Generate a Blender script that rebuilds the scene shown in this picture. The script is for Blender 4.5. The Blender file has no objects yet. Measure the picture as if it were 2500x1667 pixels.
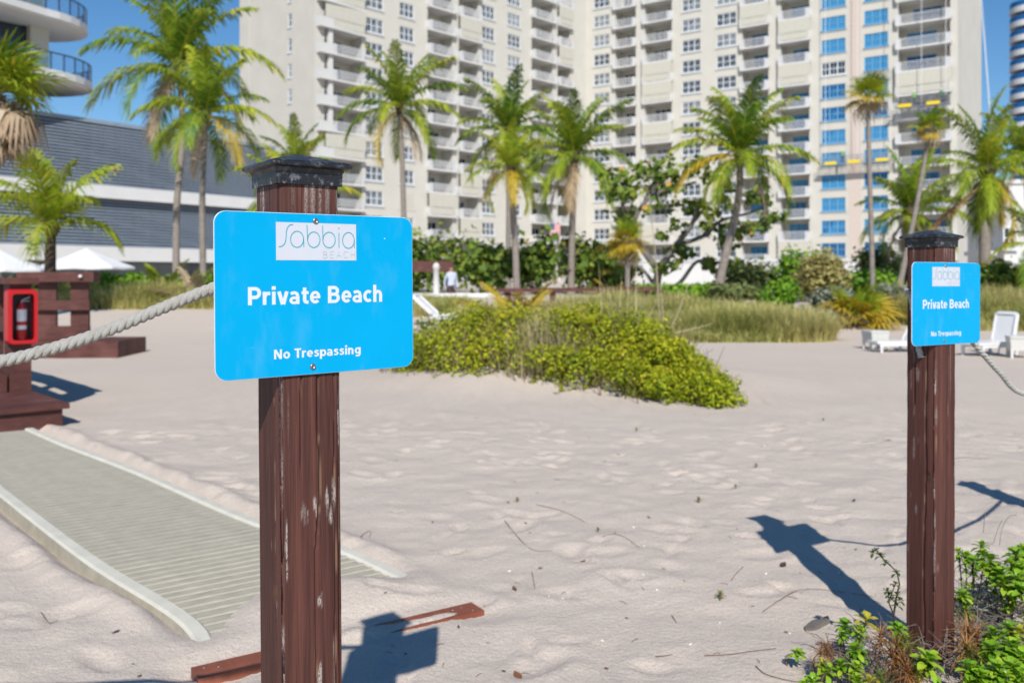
import bpy, math, random
import numpy as np
from mathutils import Matrix, Vector
S = bpy.context.scene
COL = S.collection
PI = math.pi
R = math.radians

# ------------------------------------------------------------------ camera, sky, sun, exposure
EYE = 1.08
F, CX, HY = 2150.0, 1250.0, 675.0          # focal length in photo pixels, centre column, horizon row (photo is 2500 wide)
cam = bpy.data.cameras.new('camera')
cam.sensor_width = 36.0
cam.lens = 36.0 * F / 2500.0
cam.shift_y = -(833.5 - HY) / 2500.0
cam.clip_start, cam.clip_end = 0.05, 5000
cam.dof.use_dof = True
cam.dof.focus_distance = 1.42
cam.dof.aperture_fstop = 6.0
cam_o = bpy.data.objects.new('camera', cam)
COL.objects.link(cam_o)
cam_o.location = (0, 0, EYE)
cam_o.rotation_euler = (R(90), 0, 0)
S.camera = cam_o

SUN_EL, SUN_AZ = R(40.5), R(177.0)         # azimuth from +Y (view direction) clockwise: behind the camera, a little to its right
sd = Vector((math.sin(SUN_AZ) * math.cos(SUN_EL), math.cos(SUN_AZ) * math.cos(SUN_EL), math.sin(SUN_EL)))
W = bpy.data.worlds.new('World')
S.world = W
W.use_nodes = True
nt = W.node_tree
bg = nt.nodes['Background']
sky = nt.nodes.new('ShaderNodeTexSky')
sky.sky_type = 'NISHITA'
sky.sun_disc = False
sky.sun_elevation = SUN_EL
sky.sun_rotation = SUN_AZ
sky.air_density = 1.0
sky.dust_density = 0.0
sky.ozone_density = 4.5
hs = nt.nodes.new('ShaderNodeHueSaturation')
hs.inputs['Saturation'].default_value = 1.2
nt.links.new(sky.outputs[0], hs.inputs['Color'])
nt.links.new(hs.outputs[0], bg.inputs[0])
bg.inputs[1].default_value = 0.096
sun = bpy.data.lights.new('sun', 'SUN')
sun.energy = 4.8
sun.angle = R(0.53)
sun.color = (1.0, 0.955, 0.89)
sun_o = bpy.data.objects.new('sun', sun)
COL.objects.link(sun_o)
sun_o.rotation_euler = sd.to_track_quat('Z', 'Y').to_euler()
S.view_settings.view_transform = 'Standard'
S.view_settings.look = 'None'
S.view_settings.exposure = 0.2
S.view_settings.gamma = 1.0
S.view_settings.use_curve_mapping = False
S.cycles.use_denoising = True
S.cycles.max_bounces = 8
S.cycles.transparent_max_bounces = 8

# ------------------------------------------------------------------ helpers
def P(x, y, d):
    """the point at distance d (along the view) that the photo shows at pixel x, y"""
    return Vector(((x - CX) / F * d, d, EYE + (HY - y) / F * d))
def G(x, y, z=0.0):
    d = F * (EYE - z) / (y - HY)
    return Vector(((x - CX) / F * d, d, z))

def rng(seed): return np.random.default_rng(seed)
_L = rng(7).random((256, 256))
def vnoise(x, y):
    x = np.asarray(x, float); y = np.asarray(y, float)
    xi = np.floor(x).astype(int); yi = np.floor(y).astype(int)
    u = x - xi; v = y - yi
    u = u * u * (3 - 2 * u); v = v * v * (3 - 2 * v)
    a = _L[xi & 255, yi & 255]; b = _L[(xi + 1) & 255, yi & 255]
    c = _L[xi & 255, (yi + 1) & 255]; e = _L[(xi + 1) & 255, (yi + 1) & 255]
    return (a * (1 - u) + b * u) * (1 - v) + (c * (1 - u) + e * u) * v
def fbm(x, y, o=3):
    s = 0; a = .5
    for i in range(o):
        s = s + a * (vnoise(x + 17.3 * i, y + 9.1 * i) - .5); x = x * 2.03; y = y * 2.03; a *= .5
    return s
def sstep(a, b, x):
    t = np.clip((x - a) / (b - a), 0, 1)
    return t * t * (3 - 2 * t)

def lin(c):
    return tuple(((v / 255) / 12.92 if v / 255 <= .04045 else ((v / 255 + .055) / 1.055) ** 2.4) for v in c[:3])

def tag(o, label=None, cat=None, group=None, kind=None):
    if label: o['label'] = label
    if cat: o['category'] = cat
    if group: o['group'] = group
    if kind: o['kind'] = kind
    return o
def empty(name, loc=(0, 0, 0), rz=0.0, label=None, cat=None, group=None):
    o = bpy.data.objects.new(name, None)
    o.empty_display_size = .1
    COL.objects.link(o)
    o.location = loc
    o.rotation_euler = (0, 0, rz)
    return tag(o, label, cat, group)
def pmat(o):
    return Matrix.LocRotScale(o.location, o.rotation_euler, o.scale)
def obj(name, me, parent=None, M=None, local=False):
    """link a mesh; M is its world matrix (or its matrix under the parent when local)"""
    o = bpy.data.objects.new(name, me)
    COL.objects.link(o)
    if parent is not None:
        o.parent = parent
        if not local:
            w = Matrix.Identity(4); q = parent
            chain = []
            while q is not None:
                chain.append(q); q = q.parent
            for q in reversed(chain): w = w @ q.matrix_parent_inverse @ q.matrix_basis
            o.matrix_parent_inverse = w.inverted()
    if M is not None: o.matrix_basis = M
    return o
def T(x, y, z, rz=0.0, s=1.0):
    return Matrix.Translation((x, y, z)) @ Matrix.Rotation(rz, 4, 'Z') @ Matrix.Diagonal((s, s, s, 1))

class MB:
    def __init__(self): self.v = []; self.f = []; self.m = []; self.s = []
    def add(self, vs, fs, m=0, smooth=False):
        n = len(self.v); self.v += [tuple(p) for p in vs]
        for f in fs:
            self.f.append(tuple(i + n for i in f)); self.m.append(m); self.s.append(smooth)
        return self
    def box(self, x0, x1, y0, y1, z0, z1, m=0, M=None):
        vs = [(x0, y0, z0), (x1, y0, z0), (x1, y1, z0), (x0, y1, z0), (x0, y0, z1), (x1, y0, z1), (x1, y1, z1), (x0, y1, z1)]
        if M is not None: vs = [M @ Vector(p) for p in vs]
        return self.add(vs, [(3, 2, 1, 0), (4, 5, 6, 7), (0, 1, 5, 4), (1, 2, 6, 5), (2, 3, 7, 6), (3, 0, 4, 7)], m)
    def tube(self, pts, rad, n=6, m=0, cap=True):
        pts = [Vector(p) for p in pts]; k = len(pts)
        if not hasattr(rad, '__len__'): rad = [rad] * k
        vs = []; up = None
        for i in range(k):
            t = (pts[min(i + 1, k - 1)] - pts[max(i - 1, 0)])
            t = t.normalized() if t.length > 1e-9 else Vector((0, 0, 1))
            if up is None: up = Vector((0, 0, 1)) if abs(t.z) < .9 else Vector((1, 0, 0))
            a = t.cross(up)
            if a.length < 1e-6: a = t.cross(Vector((.3, 1, .2)))
            a.normalize(); b = a.cross(t).normalized(); up = b
            for j in range(n):
                q = 2 * PI * j / n
                vs.append(pts[i] + (a * math.cos(q) + b * math.sin(q)) * rad[i])
        fs = []
        for i in range(k - 1):
            for j in range(n):
                fs.append((i * n + j, i * n + (j + 1) % n, (i + 1) * n + (j + 1) % n, (i + 1) * n + j))
        self.add(vs, fs, m, True)
        if cap:
            self.add(vs[:n], [tuple(range(n))[::-1]], m); self.add(vs[-n:], [tuple(range(n))], m)
        return self
    def lathe(self, prof, n=12, c=(0, 0, 0), m=0, smooth=True):
        vs = [(c[0] + r * math.cos(2 * PI * j / n), c[1] + r * math.sin(2 * PI * j / n), c[2] + z) for r, z in prof for j in range(n)]
        fs = [(i * n + j, i * n + (j + 1) % n, (i + 1) * n + (j + 1) % n, (i + 1) * n + j) for i in range(len(prof) - 1) for j in range(n)]
        self.add(vs, fs, m, smooth)
        self.add(vs[:n], [tuple(range(n))[::-1]], m); self.add(vs[-n:], [tuple(range(n))], m)
        return self
    def prism(self, poly, z0, z1, m=0, M=None):
        n = len(poly)
        vs = [(p[0], p[1], z0) for p in poly] + [(p[0], p[1], z1) for p in poly]
        if M is not None: vs = [M @ Vector(p) for p in vs]
        fs = [tuple(range(n))[::-1], tuple(range(n, 2 * n))] + [(i, (i + 1) % n, n + (i + 1) % n, n + i) for i in range(n)]
        return self.add(vs, fs, m)
    def mesh(self, name, *mats, bevel=0):
        me = bpy.data.meshes.new(name)
        me.from_pydata(self.v, [], self.f)
        for q in mats: me.materials.append(q)
        if len(mats) > 1: me.polygons.foreach_set('material_index', self.m)
        if any(self.s): me.polygons.foreach_set('use_smooth', self.s)
        me.update()
        return me
    def build(self, name, mats, parent=None, M=None, local=False):
        if not isinstance(mats, (list, tuple)): mats = [mats]
        return obj(name, self.mesh(name, *mats), parent, M, local)

def np_mesh(name, V, Fq, mat, rnd=None, smooth=False, attrs=None):
    me = bpy.data.meshes.new(name)
    V = np.asarray(V, np.float32); Fq = np.asarray(Fq, np.int32)
    k = Fq.shape[1]
    me.vertices.add(len(V)); me.vertices.foreach_set('co', V.ravel())
    me.loops.add(Fq.size); me.loops.foreach_set('vertex_index', Fq.ravel())
    me.polygons.add(len(Fq)); me.polygons.foreach_set('loop_start', np.arange(0, Fq.size, k, dtype=np.int32))
    for q in (mat if isinstance(mat, (list, tuple)) else [mat]): me.materials.append(q)
    if smooth: me.polygons.foreach_set('use_smooth', np.ones(len(Fq), bool))
    if rnd is not None:
        a = me.attributes.new('rnd', 'FLOAT', 'FACE'); a.data.foreach_set('value', np.asarray(rnd, np.float32))
    if attrs:
        for nme, arr in attrs.items():
            a = me.attributes.new(nme, 'FLOAT', 'POINT'); a.data.foreach_set('value', np.asarray(arr, np.float32))
    me.update(calc_edges=True); me.validate()
    return me

# ------------------------------------------------------------------ materials
class NT:
    def __init__(self, name):
        self.mat = bpy.data.materials.new(name); self.mat.use_nodes = True
        self.t = self.mat.node_tree; self.b = self.t.nodes['Principled BSDF']; self.o = self.t.nodes['Material Output']
    def n(self, typ, **kw):
        q = self.t.nodes.new(typ)
        for k, v in kw.items(): setattr(q, k, v)
        return q
    def l(self, a, b): self.t.links.new(a, b)
    def coord(self, which='Object', scale=(1, 1, 1)):
        c = self.n('ShaderNodeTexCoord'); m = self.n('ShaderNodeMapping')
        m.inputs['Scale'].default_value = scale
        self.l(c.outputs[which], m.inputs[0]); return m.outputs[0]
    def noise(self, vec, scale, detail=4, rough=.55):
        q = self.n('ShaderNodeTexNoise'); q.inputs['Scale'].default_value = scale
        q.inputs['Detail'].default_value = detail; q.inputs['Roughness'].default_value = rough
        if vec is not None: self.l(vec, q.inputs['Vector'])
        return q.outputs['Fac']
    def ramp(self, fac, stops):
        q = self.n('ShaderNodeValToRGB'); cr = q.color_ramp
        while len(cr.elements) > 1: cr.elements.remove(cr.elements[-1])
        for i, (p, c) in enumerate(stops):
            e = cr.elements[0] if i == 0 else cr.elements.new(p)
            e.position = p
            e.color = (c[0], c[1], c[2], 1) if hasattr(c, '__len__') else (c, c, c, 1)
        self.l(fac, q.inputs[0]); return q.outputs[0]
    def mix(self, fac, a, b, mode='MIX'):
        q = self.n('ShaderNodeMix', data_type='RGBA', blend_type=mode)
        for sock, v in ((q.inputs[0], fac), (q.inputs[6], a), (q.inputs[7], b)):
            if hasattr(v, 'links') or hasattr(v, 'is_linked'): self.l(v, sock)
            elif hasattr(v, '__len__'): sock.default_value = (*v[:3], 1)
            else: sock.default_value = v
        return q.outputs[2]
    def math(self, op, a, b=0.5):
        q = self.n('ShaderNodeMath', operation=op)
        for sock, v in ((q.inputs[0], a), (q.inputs[1], b)):
            if hasattr(v, 'is_linked'): self.l(v, sock)
            else: sock.default_value = v
        return q.outputs[0]
    def bump(self, h, strength=.3, dist=.01):
        q = self.n('ShaderNodeBump'); q.inputs['Strength'].default_value = strength; q.inputs['Distance'].default_value = dist
        self.l(h, q.inputs['Height']); self.l(q.outputs[0], self.b.inputs['Normal']); return q
    def col(self, c):
        if hasattr(c, 'is_linked'): self.l(c, self.b.inputs['Base Color'])
        else: self.b.inputs['Base Color'].default_value = (*c[:3], 1)
    def set(self, rough=.6, spec=.5, metal=0):
        self.b.inputs['Roughness'].default_value = rough; self.b.inputs['Specular IOR Level'].default_value = spec
        self.b.inputs['Metallic'].default_value = metal; return self

def plain(name, c, rough=.6, var=.12, scale=6, spec=.4, bump=0, bscale=60, coord='Object', stretch=(1, 1, 1), metal=0):
    """a painted or natural surface: base colour with soft blotches, finer grain and optional fine relief"""
    q = NT(name); q.set(rough, spec, metal)
    v = q.coord(coord, stretch)
    f = q.noise(v, scale, 5, .6)
    d = tuple(x * (1 - var) for x in c); h = tuple(min(1, x * (1 + var * .7)) for x in c)
    q.col(q.ramp(f, [(.3, d), (.7, h)]))
    if bump: q.bump(q.noise(v, bscale, 3), bump, .01)
    return q.mat

def leafmat(name, stops, trans=.3, rough=.45, spec=.35, objvar=.25):
    """leaves: colour picked per leaf, part of the light passes through"""
    q = NT(name); q.set(rough, spec)
    at = q.n('ShaderNodeAttribute', attribute_name='rnd')
    oi = q.n('ShaderNodeObjectInfo')
    s = q.math('MULTIPLY_ADD', oi.outputs['Random'], objvar); s.node.inputs[2].default_value = -objvar / 2
    fac = q.math('ADD', at.outputs['Fac'], s)
    c = q.ramp(fac, stops)
    q.col(c)
    tr = q.n('ShaderNodeBsdfTranslucent'); q.l(c, tr.inputs[0])
    mx = q.n('ShaderNodeMixShader'); mx.inputs[0].default_value = trans
    q.l(q.b.outputs[0], mx.inputs[1]); q.l(tr.outputs[0], mx.inputs[2]); q.l(mx.outputs[0], q.o.inputs[0])
    return q.mat

def sand_material():
    q = NT('sand'); q.set(.95, .1)
    v = q.coord('Object')
    big = q.noise(v, .9, 4, .6)
    mid = q.noise(v, 9, 4, .6)
    fine = q.noise(v, 420, 2, .6)
    c = q.ramp(big, [(.3, (.50, .42, .355)), (.7, (.57, .49, .42))])
    c = q.mix(.30, c, q.ramp(mid, [(.3, (.46, .405, .35)), (.7, (.62, .525, .44))]))
    c = q.mix(.40, c, q.ramp(fine, [(.25, (.20, .16, .13)), (.5, (.55, .475, .405)), (.78, (.90, .82, .72))]))
    c = q.mix(.22, c, q.ramp(q.noise(v, 130, 2, .7), [(.28, (.30, .25, .21)), (.5, (.55, .475, .405)), (.74, (.78, .70, .60))]))
    q.col(c)
    h = q.math('ADD', q.math('MULTIPLY', fine, .35), q.math('MULTIPLY', q.noise(v, 60, 4, .65), 1.0))
    q.bump(h, .8, .009)
    return q.mat
def wood_attr(name, dark, mid, pale, bare):
    """stained timber; grain, peel and bare come from the carved mesh"""
    q = NT(name); q.set(.62, .3)
    g = q.n('ShaderNodeAttribute', attribute_name='grain').outputs['Fac']
    pl = q.n('ShaderNodeAttribute', attribute_name='peel').outputs['Fac']
    br = q.n('ShaderNodeAttribute', attribute_name='bare').outputs['Fac']
    v = q.coord('Object', (420, 420, 9))
    fn = q.noise(v, 1, 3)
    c = q.ramp(g, [(.15, tuple(x * .8 for x in dark)), (.45, tuple(.5 * (x + y) for x, y in zip(dark, mid))), (.62, mid), (.95, tuple(x * 1.7 for x in mid))])
    c = q.mix(.42, c, q.ramp(fn, [(.3, tuple(x * .55 for x in dark)), (.7, tuple(x * 1.5 for x in mid))]))
    c = q.mix(br, c, bare)
    sp = q.noise(q.coord('Object', (500, 500, 220)), 1, 2)
    c = q.mix(q.math('MULTIPLY', pl, q.ramp(sp, [(.32, 0), (.55, 1)])), c, pale)
    q.col(c)
    q.bump(q.math('ADD', fn, q.math('MULTIPLY', pl, .4)), .35, .0015)
    return q.mat
def wood_plain(name, dark, mid, stretch, rough=.6):
    q = NT(name); q.set(rough, .35)
    v = q.coord('Object', stretch)
    f = q.noise(v, 1, 5, .6)
    big = q.noise(q.coord('Object'), 3, 3)
    c = q.ramp(f, [(.25, dark), (.75, mid)])
    c = q.mix(q.math('MULTIPLY', q.ramp(big, [(.45, 0), (.75, 1)]), .35), c, tuple(min(1, x * 1.9 + .02) for x in mid))
    q.col(c); q.bump(f, .3, .004)
    return q.mat

M_SAND = sand_material()
WOOD_D, WOOD_M = (.030, .0105, .0085), (.098, .036, .027)
M_POST = wood_attr('stained_timber', WOOD_D, WOOD_M, (.43, .385, .35), (.30, .19, .11))
M_DECK = wood_plain('deck_timber', (.055, .019, .015), (.115, .042, .034), (6, 6, 30))
M_BOARD = wood_plain('buried_board', (.16, .048, .026), (.25, .08, .045), (30, 3, 3))

# ------------------------------------------------------------------ sand ground
MAT_L = [(-.93, 2.59), (-1.034, 2.70), (-1.556, 3.20), (-2.407, 4.14), (-3.03, 4.85), (-3.75, 5.60)]
MAT_R = [(-.263, 3.055), (-.666, 3.41), (-1.10, 3.76), (-1.97, 4.68), (-2.72, 5.42), (-3.25, 5.98)]
MAT_L = [MAT_L[0]] + [(x * 1.022, y * 1.022) for x, y in MAT_L[1:]]; MAT_R = [MAT_R[0]] + [(x * 1.022, y * 1.022) for x, y in MAT_R[1:]]
MAT_C = [((a[0] + b[0]) / 2, (a[1] + b[1]) / 2) for a, b in zip(MAT_L, MAT_R)]
def seg_dist(x, y, pts):
    best = np.full(np.shape(x), 1e9); along = np.zeros(np.shape(x)); acc = 0
    for (ax, ay), (bx, by) in zip(pts[:-1], pts[1:]):
        dx, dy = bx - ax, by - ay; L2 = dx * dx + dy * dy; L = math.sqrt(L2)
        t = np.clip(((x - ax) * dx + (y - ay) * dy) / L2, 0, 1)
        d = np.hypot(x - ax - t * dx, y - ay - t * dy)
        k = d < best
        best = np.where(k, d, best); along = np.where(k, acc + t * L, along); acc += L
    return best, along
def mat_z(s):
    return -.012 + .034 * (1 - np.exp(-np.maximum(s, 0) / .42))
_dr = rng(21)
DENTS = [(_dr.uniform(-3.2, 3.6), _dr.uniform(2.0, 9.5), _dr.uniform(.045, .10), _dr.uniform(.6, 1.0), _dr.uniform(0, PI), _dr.uniform(.005, .013)) for _ in range(900)]
BOARD_A, BOARD_B = (-.862, 2.392), (-.112, 2.878)
def hgt(x, y):
    x = np.asarray(x, float); y = np.asarray(y, float)
    near = 1 - sstep(10, 16, y)
    h = .05 * fbm(x / 1.9 + 3, y / 1.9) + near * (.030 * fbm(x / .46 + 8, y / .40 + 2, 2) + .023 * fbm(x / .15, y / .135 + 5, 3))
    for cx, cy, r, k, a, dep in DENTS:
        m = (np.abs(x - cx) < .4) & (np.abs(y - cy) < .4)
        if not m.any(): continue
        dx, dy = x[m] - cx, y[m] - cy
        u = (dx * math.cos(a) + dy * math.sin(a)) / r; v = (-dx * math.sin(a) + dy * math.cos(a)) / (r * k * .6)
        q = np.sqrt(u * u + v * v)
        h[m] += -dep * np.exp(-q ** 3.2) + dep * .40 * np.exp(-((q - 1.4) / .38) ** 2)
    # keep the level at the posts
    for px, py in ((1.19, 2.50), (-.31, 1.30)):
        g = np.exp(-((x - px) ** 2 + (y - py) ** 2) / .08); h = h * (1 - g)
    # bed of the access mat, sand drifted over its end
    d, s = seg_dist(x, y, MAT_C)
    bed = (1 - sstep(.36, .46, d)) * sstep(.0, .25, s)
    rim = np.exp(-((d - .47) / .06) ** 2) * sstep(.1, .5, s) * (.026 + .03 * fbm(x / .12, y / .12))
    h = h * (1 - bed) + (-.03) * bed + np.maximum(rim, 0)
    dr = np.exp(-(((x + .62) / .26) ** 2 + ((y - 2.98) / .20) ** 2)) * .072
    dr += np.exp(-(((x + .80) / .14) ** 2 + ((y - 2.84) / .12) ** 2)) * .022
    h = h + dr
    # sand drifted along the middle of the half buried board, its edges and ends left bare
    bx, by = BOARD_B[0] - BOARD_A[0], BOARD_B[1] - BOARD_A[1]; bL = math.hypot(bx, by)
    s2 = ((x - BOARD_A[0]) * bx + (y - BOARD_A[1]) * by) / bL; l2 = (-(x - BOARD_A[0]) * by + (y - BOARD_A[1]) * bx) / bL
    q = (1 - sstep(.06, .17, np.abs(l2 + .01))) * sstep(-.12, -.02, s2) * sstep(bL + .12, bL + .02, s2)
    rag = .016 * fbm(s2 / .05 + 4, l2 / .05, 3)
    cov = .016 * np.exp(-((l2 + .012 + rag) / .022) ** 2) + .016 * np.exp(-((s2 - .46) / .10) ** 2) - .004
    cov = np.where(np.abs(l2) > .05, .002, cov) - .022 * (1 - sstep(.10, .30, s2 + rag * 3)) - .012 * sstep(bL - .14, bL - .04, s2 + rag * 2)
    h = h * (1 - q) + cov * q
    # low dune where the planting starts
    h = h + .38 * sstep(15, 23, y + 2.0 * fbm(x / 5, y / 5)) 
    h = h + .30 * np.exp(-(((x - .75) / 1.5) ** 2 + ((y - 9.2) / .9) ** 2)) * (1 - sstep(12, 14, y))
    return h
def hz(x, y): return float(hgt(np.array([x], float), np.array([y], float))[0])
def axis(dense0, dense1, step, lo, hi):
    a = list(np.arange(dense0, dense1 + 1e-6, step)); s = step; v = a[-1]
    while v < hi: s = min(s * 1.13, 120); v += s; a.append(v)
    s = step; v = a[0]; b = []
    while v > lo: s = min(s * 1.13, 120); v -= s; b.append(v)
    return np.array(b[::-1] + a)
gx = axis(-3.4, 3.4, .019, -900, 900); gy = axis(2.1, 6.2, .019, -60, 1500)
XX, YY = np.meshgrid(gx, gy)
ZZ = hgt(XX.ravel(), YY.ravel())
nx, ny = len(gx), len(gy)
ii = (np.arange(ny - 1)[:, None] * nx + np.arange(nx - 1)[None, :]).ravel()
ground = obj('sand_ground', np_mesh('sand_ground', np.stack([XX.ravel(), YY.ravel(), ZZ], 1), np.stack([ii, ii + 1, ii + nx + 1, ii + nx], 1), M_SAND, smooth=True))
tag(ground, 'pale beach sand with soft footprints', kind='structure')

# ------------------------------------------------------------------ post, cap and sign
def smooth1(a, k):
    return np.convolve(np.pad(a, (k, k), mode='edge'), np.ones(2 * k + 1) / (2 * k + 1), 'valid')
def post_mesh(name, height, nu, nz, seed, cracks, knots, patches, pk=1.0):
    """square timber with weather-carved grain; u runs round the four sides, z up. side 0 is the -x side, 1 the -y side"""
    w = .0925; hw = w / 2; r = .004
    per = 4 * w
    u = np.linspace(0, per, 4 * nu, endpoint=False); z = np.linspace(-.30, height, nz)
    Uu, Zz = np.meshgrid(u, z)
    side = np.floor(Uu / w).astype(int); t = (Uu - side * w) / w - .5            # -.5 .. .5 across a side
    e = .5 - np.abs(t)
    # base positions
    px = np.select([side == 0, side == 1, side == 2, side == 3], [-hw + 0 * t, t * w, hw + 0 * t, -t * w])
    py = np.select([side == 0, side == 1, side == 2, side == 3], [-t * w, -hw + 0 * t, t * w, hw + 0 * t])
    nxm = np.select([side == 0, side == 2], [-1.0, 1.0], 0.0); nym = np.select([side == 1, side == 3], [-1.0, 1.0], 0.0)
    wob = .020 * (vnoise(Zz * 3.1 + seed, Uu * 9) - .5)
    us = Uu + wob * .35
    grain = .5 + .75 * fbm(us * 120 + seed * 3, Zz * 1.3 + seed, 3) + .55 * fbm(us * 430, Zz * 2.6 + 7, 2) + .35 * fbm(us * 40, Zz * 3.0 + 2, 2)
    deep = sstep(.30, .05, vnoise(us * 130 + seed, Zz * 1.1 + 31)) * sstep(.35, .7, vnoise(us * 11 + 5, Zz * 1.3 + seed))
    disp = -.0011 * (1 - np.clip(grain, 0, 1)) - .0009 * deep
    corner = sstep(.06, .0, e)
    disp = disp - .0035 * corner ** 2 - .0022 * corner * vnoise(Zz * 26 + seed, side * 7.7) - .0012 * sstep(.2, .0, e) * vnoise(Zz * 7, side * 3.1 + seed)
    # long narrow stripes and flakes where the stain has gone
    st = vnoise(us * 210 + 13 * seed, Zz * 2.4 + seed) ; env = vnoise(us * 26 + 3 * seed, Zz * 2.0 + 4)
    peel = sstep(.88, .98, st) * sstep(.58, .80, env) * pk
    fl = vnoise(us * 120 + seed, Zz * 26 + 2) * vnoise(us * 30 + 9, Zz * 7 + seed)
    peel = np.maximum(peel, sstep(.60, .72, fl) * .85 * pk)
    peel = np.maximum(peel, sstep(.045, .012, e) * sstep(.60, .82, vnoise(Zz * 14 + side * 5, side * 2.2 + seed)) * .85)
    top = sstep(height - .14, height - .02, Zz)
    peel = np.maximum(peel, top * sstep(.55, .95, vnoise(us * 170, Zz * 5 + 1)) * .6)
    bare = np.zeros_like(Uu)
    for (sd_, tc, z0, z1, wd, amp) in cracks:
        path = tc + amp * (vnoise(Zz * 9 + sd_ * 3 + tc * 50, 0 * Zz + seed) - .5) + amp * .8 * (Zz - z0)
        d = np.abs(t - path) * w
        inz = sstep(z0, z0 + .08, Zz) * sstep(z1, z1 - .08, Zz) * (side == sd_)
        disp = disp - inz * .010 * sstep(wd, wd * .25, d) * np.clip(.4 + 1.2 * vnoise(Zz * 5, 0 * Zz + 3), 0, 1)
        lip = inz * sstep(wd * 1.9, wd * 1.1, d) * sstep(wd * .6, wd * 1.0, d) * sstep(.48, .75, vnoise(Zz * 24, 0 * Zz + tc * 9))
        bare = np.maximum(bare, lip * .45)
    for (sd_, tc, zc, rr) in knots:
        d = np.hypot((t - tc) * w, (Zz - zc) * .5) / rr
        k = (side == sd_) * sstep(1.0, .5, d)
        bare = np.maximum(bare, k * .35 * vnoise(t * 260, Zz * 200)); grain = grain * (1 - .8 * k); disp = disp - .0018 * k * sstep(1, .8, d)
    for (sd_, tc, zc, wd, hh) in patches:
        d = np.hypot((t - tc) * w / wd, (Zz - zc) / hh) + 1.5 * (vnoise(t * 210 + zc * 20, Zz * 30) - .45)
        peel = np.maximum(peel, (side == sd_) * sstep(1.0, .55, d) * (.25 + .65 * sstep(.25, .6, vnoise(us * 420, Zz * 22))))
    X = px + nxm * disp; Y = py + nym * disp
    # both walls pulled in round an arris
    for (sx, sy) in ((-1, -1), (1, -1), (1, 1), (-1, 1)):
        ex = np.clip(np.abs(X - sx * hw), 0, 1); ey = np.clip(np.abs(Y - sy * hw), 0, 1)
        rr = r * (.6 + .9 * vnoise(Zz * 11 + sx, Zz * 0 + sy * 2 + seed))
        k = np.clip(1 - np.maximum(ex, ey) / rr, 0, 1) ** 2
        X = X - sx * k * rr * .35; Y = Y - sy * k * rr * .35
    n4 = 4 * nu
    V = np.stack([X.ravel(), Y.ravel(), Zz.ravel()], 1)
    a = (np.arange(nz - 1)[:, None] * n4 + np.arange(n4)[None, :]); b = (np.arange(nz - 1)[:, None] * n4 + (np.arange(n4)[None, :] + 1) % n4)
    Q = np.stack([a.ravel(), b.ravel(), (b + n4).ravel(), (a + n4).ravel()], 1)
    return np_mesh(name, V, Q, M_POST, smooth=True, attrs={'grain': np.clip(grain, 0, 1).ravel(), 'peel': np.clip(peel, 0, 1).ravel(), 'bare': np.clip(bare, 0, 1).ravel()})

def cap_material():
    q = NT('weathered_black_cap'); q.set(.42, .5)
    v = q.coord('Object')
    n1 = q.noise(v, 130, 5, .7); n2 = q.noise(v, 30, 3)
    geo = q.n('ShaderNodeTexCoord'); sx = q.n('ShaderNodeSeparateXYZ'); q.l(geo.outputs['Object'], sx.inputs[0])
    low = q.ramp(q.math('MULTIPLY', sx.outputs[2], -30.0), [(.30, 0), (.75, 1)])      # salt crust sits on the skirt
    m = q.math('MULTIPLY', q.ramp(q.math('MULTIPLY', n1, q.math('ADD', n2, .45)), [(.47, 0), (.60, 1)]), q.math('ADD', q.math('MULTIPLY', low, .5), .2))
    q.col(q.mix(m, (.011, .012, .015), (.33, .35, .38)))
    q.bump(n1, .25, .002)
    return q.mat
M_CAP = cap_material()
def cap_mesh():
    """skirt, flared lip with chamfered edge, low pyramid; origin at the underside of the lip"""
    b = MB()
    def ring(h, z): return [(-h, -h, z), (h, -h, z), (h, h, z), (-h, h, z)]
    prof = [(.0480, -.024), (.0501, -.0238), (.0505, -.006), (.0525, -.001), (.0605, .0015), (.0612, .0035), (.0610, .0060), (.0580, .0088), (.0550, .0098), (.030, .0178), (.006, .0246), (.0008, .0252)]
    rows = []
    for h, z in prof:
        pts = []
        c = min(.0035, h * .25)
        for k, (sx, sy) in enumerate(((-1, -1), (1, -1), (1, 1), (-1, 1))):
            o = [(sx * h, sy * (h - c)), (sx * (h - c * .29), sy * (h - c * .29)), (sx * (h - c), sy * h)]
            if k in (1, 3): o = o[::-1]
            pts += [(p[0], p[1], z) for p in o]
        rows.append(pts)
    n = 12
    b.add([p for r_ in rows for p in r_], [(i * n + j, i * n + (j + 1) % n, (i + 1) * n + (j + 1) % n, (i + 1) * n + j) for i in range(len(rows) - 1) for j in range(n)], 0)
    b.add(rows[-1], [tuple(range(n))])
    b.add(rows[0], [tuple(range(n))[::-1]])
    return b.mesh('cap', M_CAP)
CAP = cap_mesh()

def sign_face():
    q = NT('blue_sign_face'); q.set(.30, .10)
    v = q.coord('Object')
    big = q.noise(v, 7, 3)
    c = q.ramp(big, [(.3, (.000, .315, .605)), (.7, (.000, .332, .630))])
    chip = q.ramp(q.noise(v, 150, 2, .5), [(.80, 0), (.815, 1)])
    dust = q.ramp(q.noise(q.coord('Object', (1, 1, .35)), 26, 5, .65), [(.52, 0), (.78, 1)])
    c = q.mix(q.math('MULTIPLY', dust, .06), c, (.55, .60, .62))
    scr = q.ramp(q.noise(q.coord('Object', (30, 1, 300)), 1, 2), [(.74, 0), (.80, 1)])
    c = q.mix(q.math('MULTIPLY', scr, .12), c, (.6, .7, .75))
    q.col(q.mix(chip, c, (.75, .8, .84)))
    q.l(q.ramp(q.noise(v, 9, 4), [(.3, .24), (.7, .42)]), q.b.inputs['Roughness'])
    return q.mat
M_BLUE = sign_face()
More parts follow.
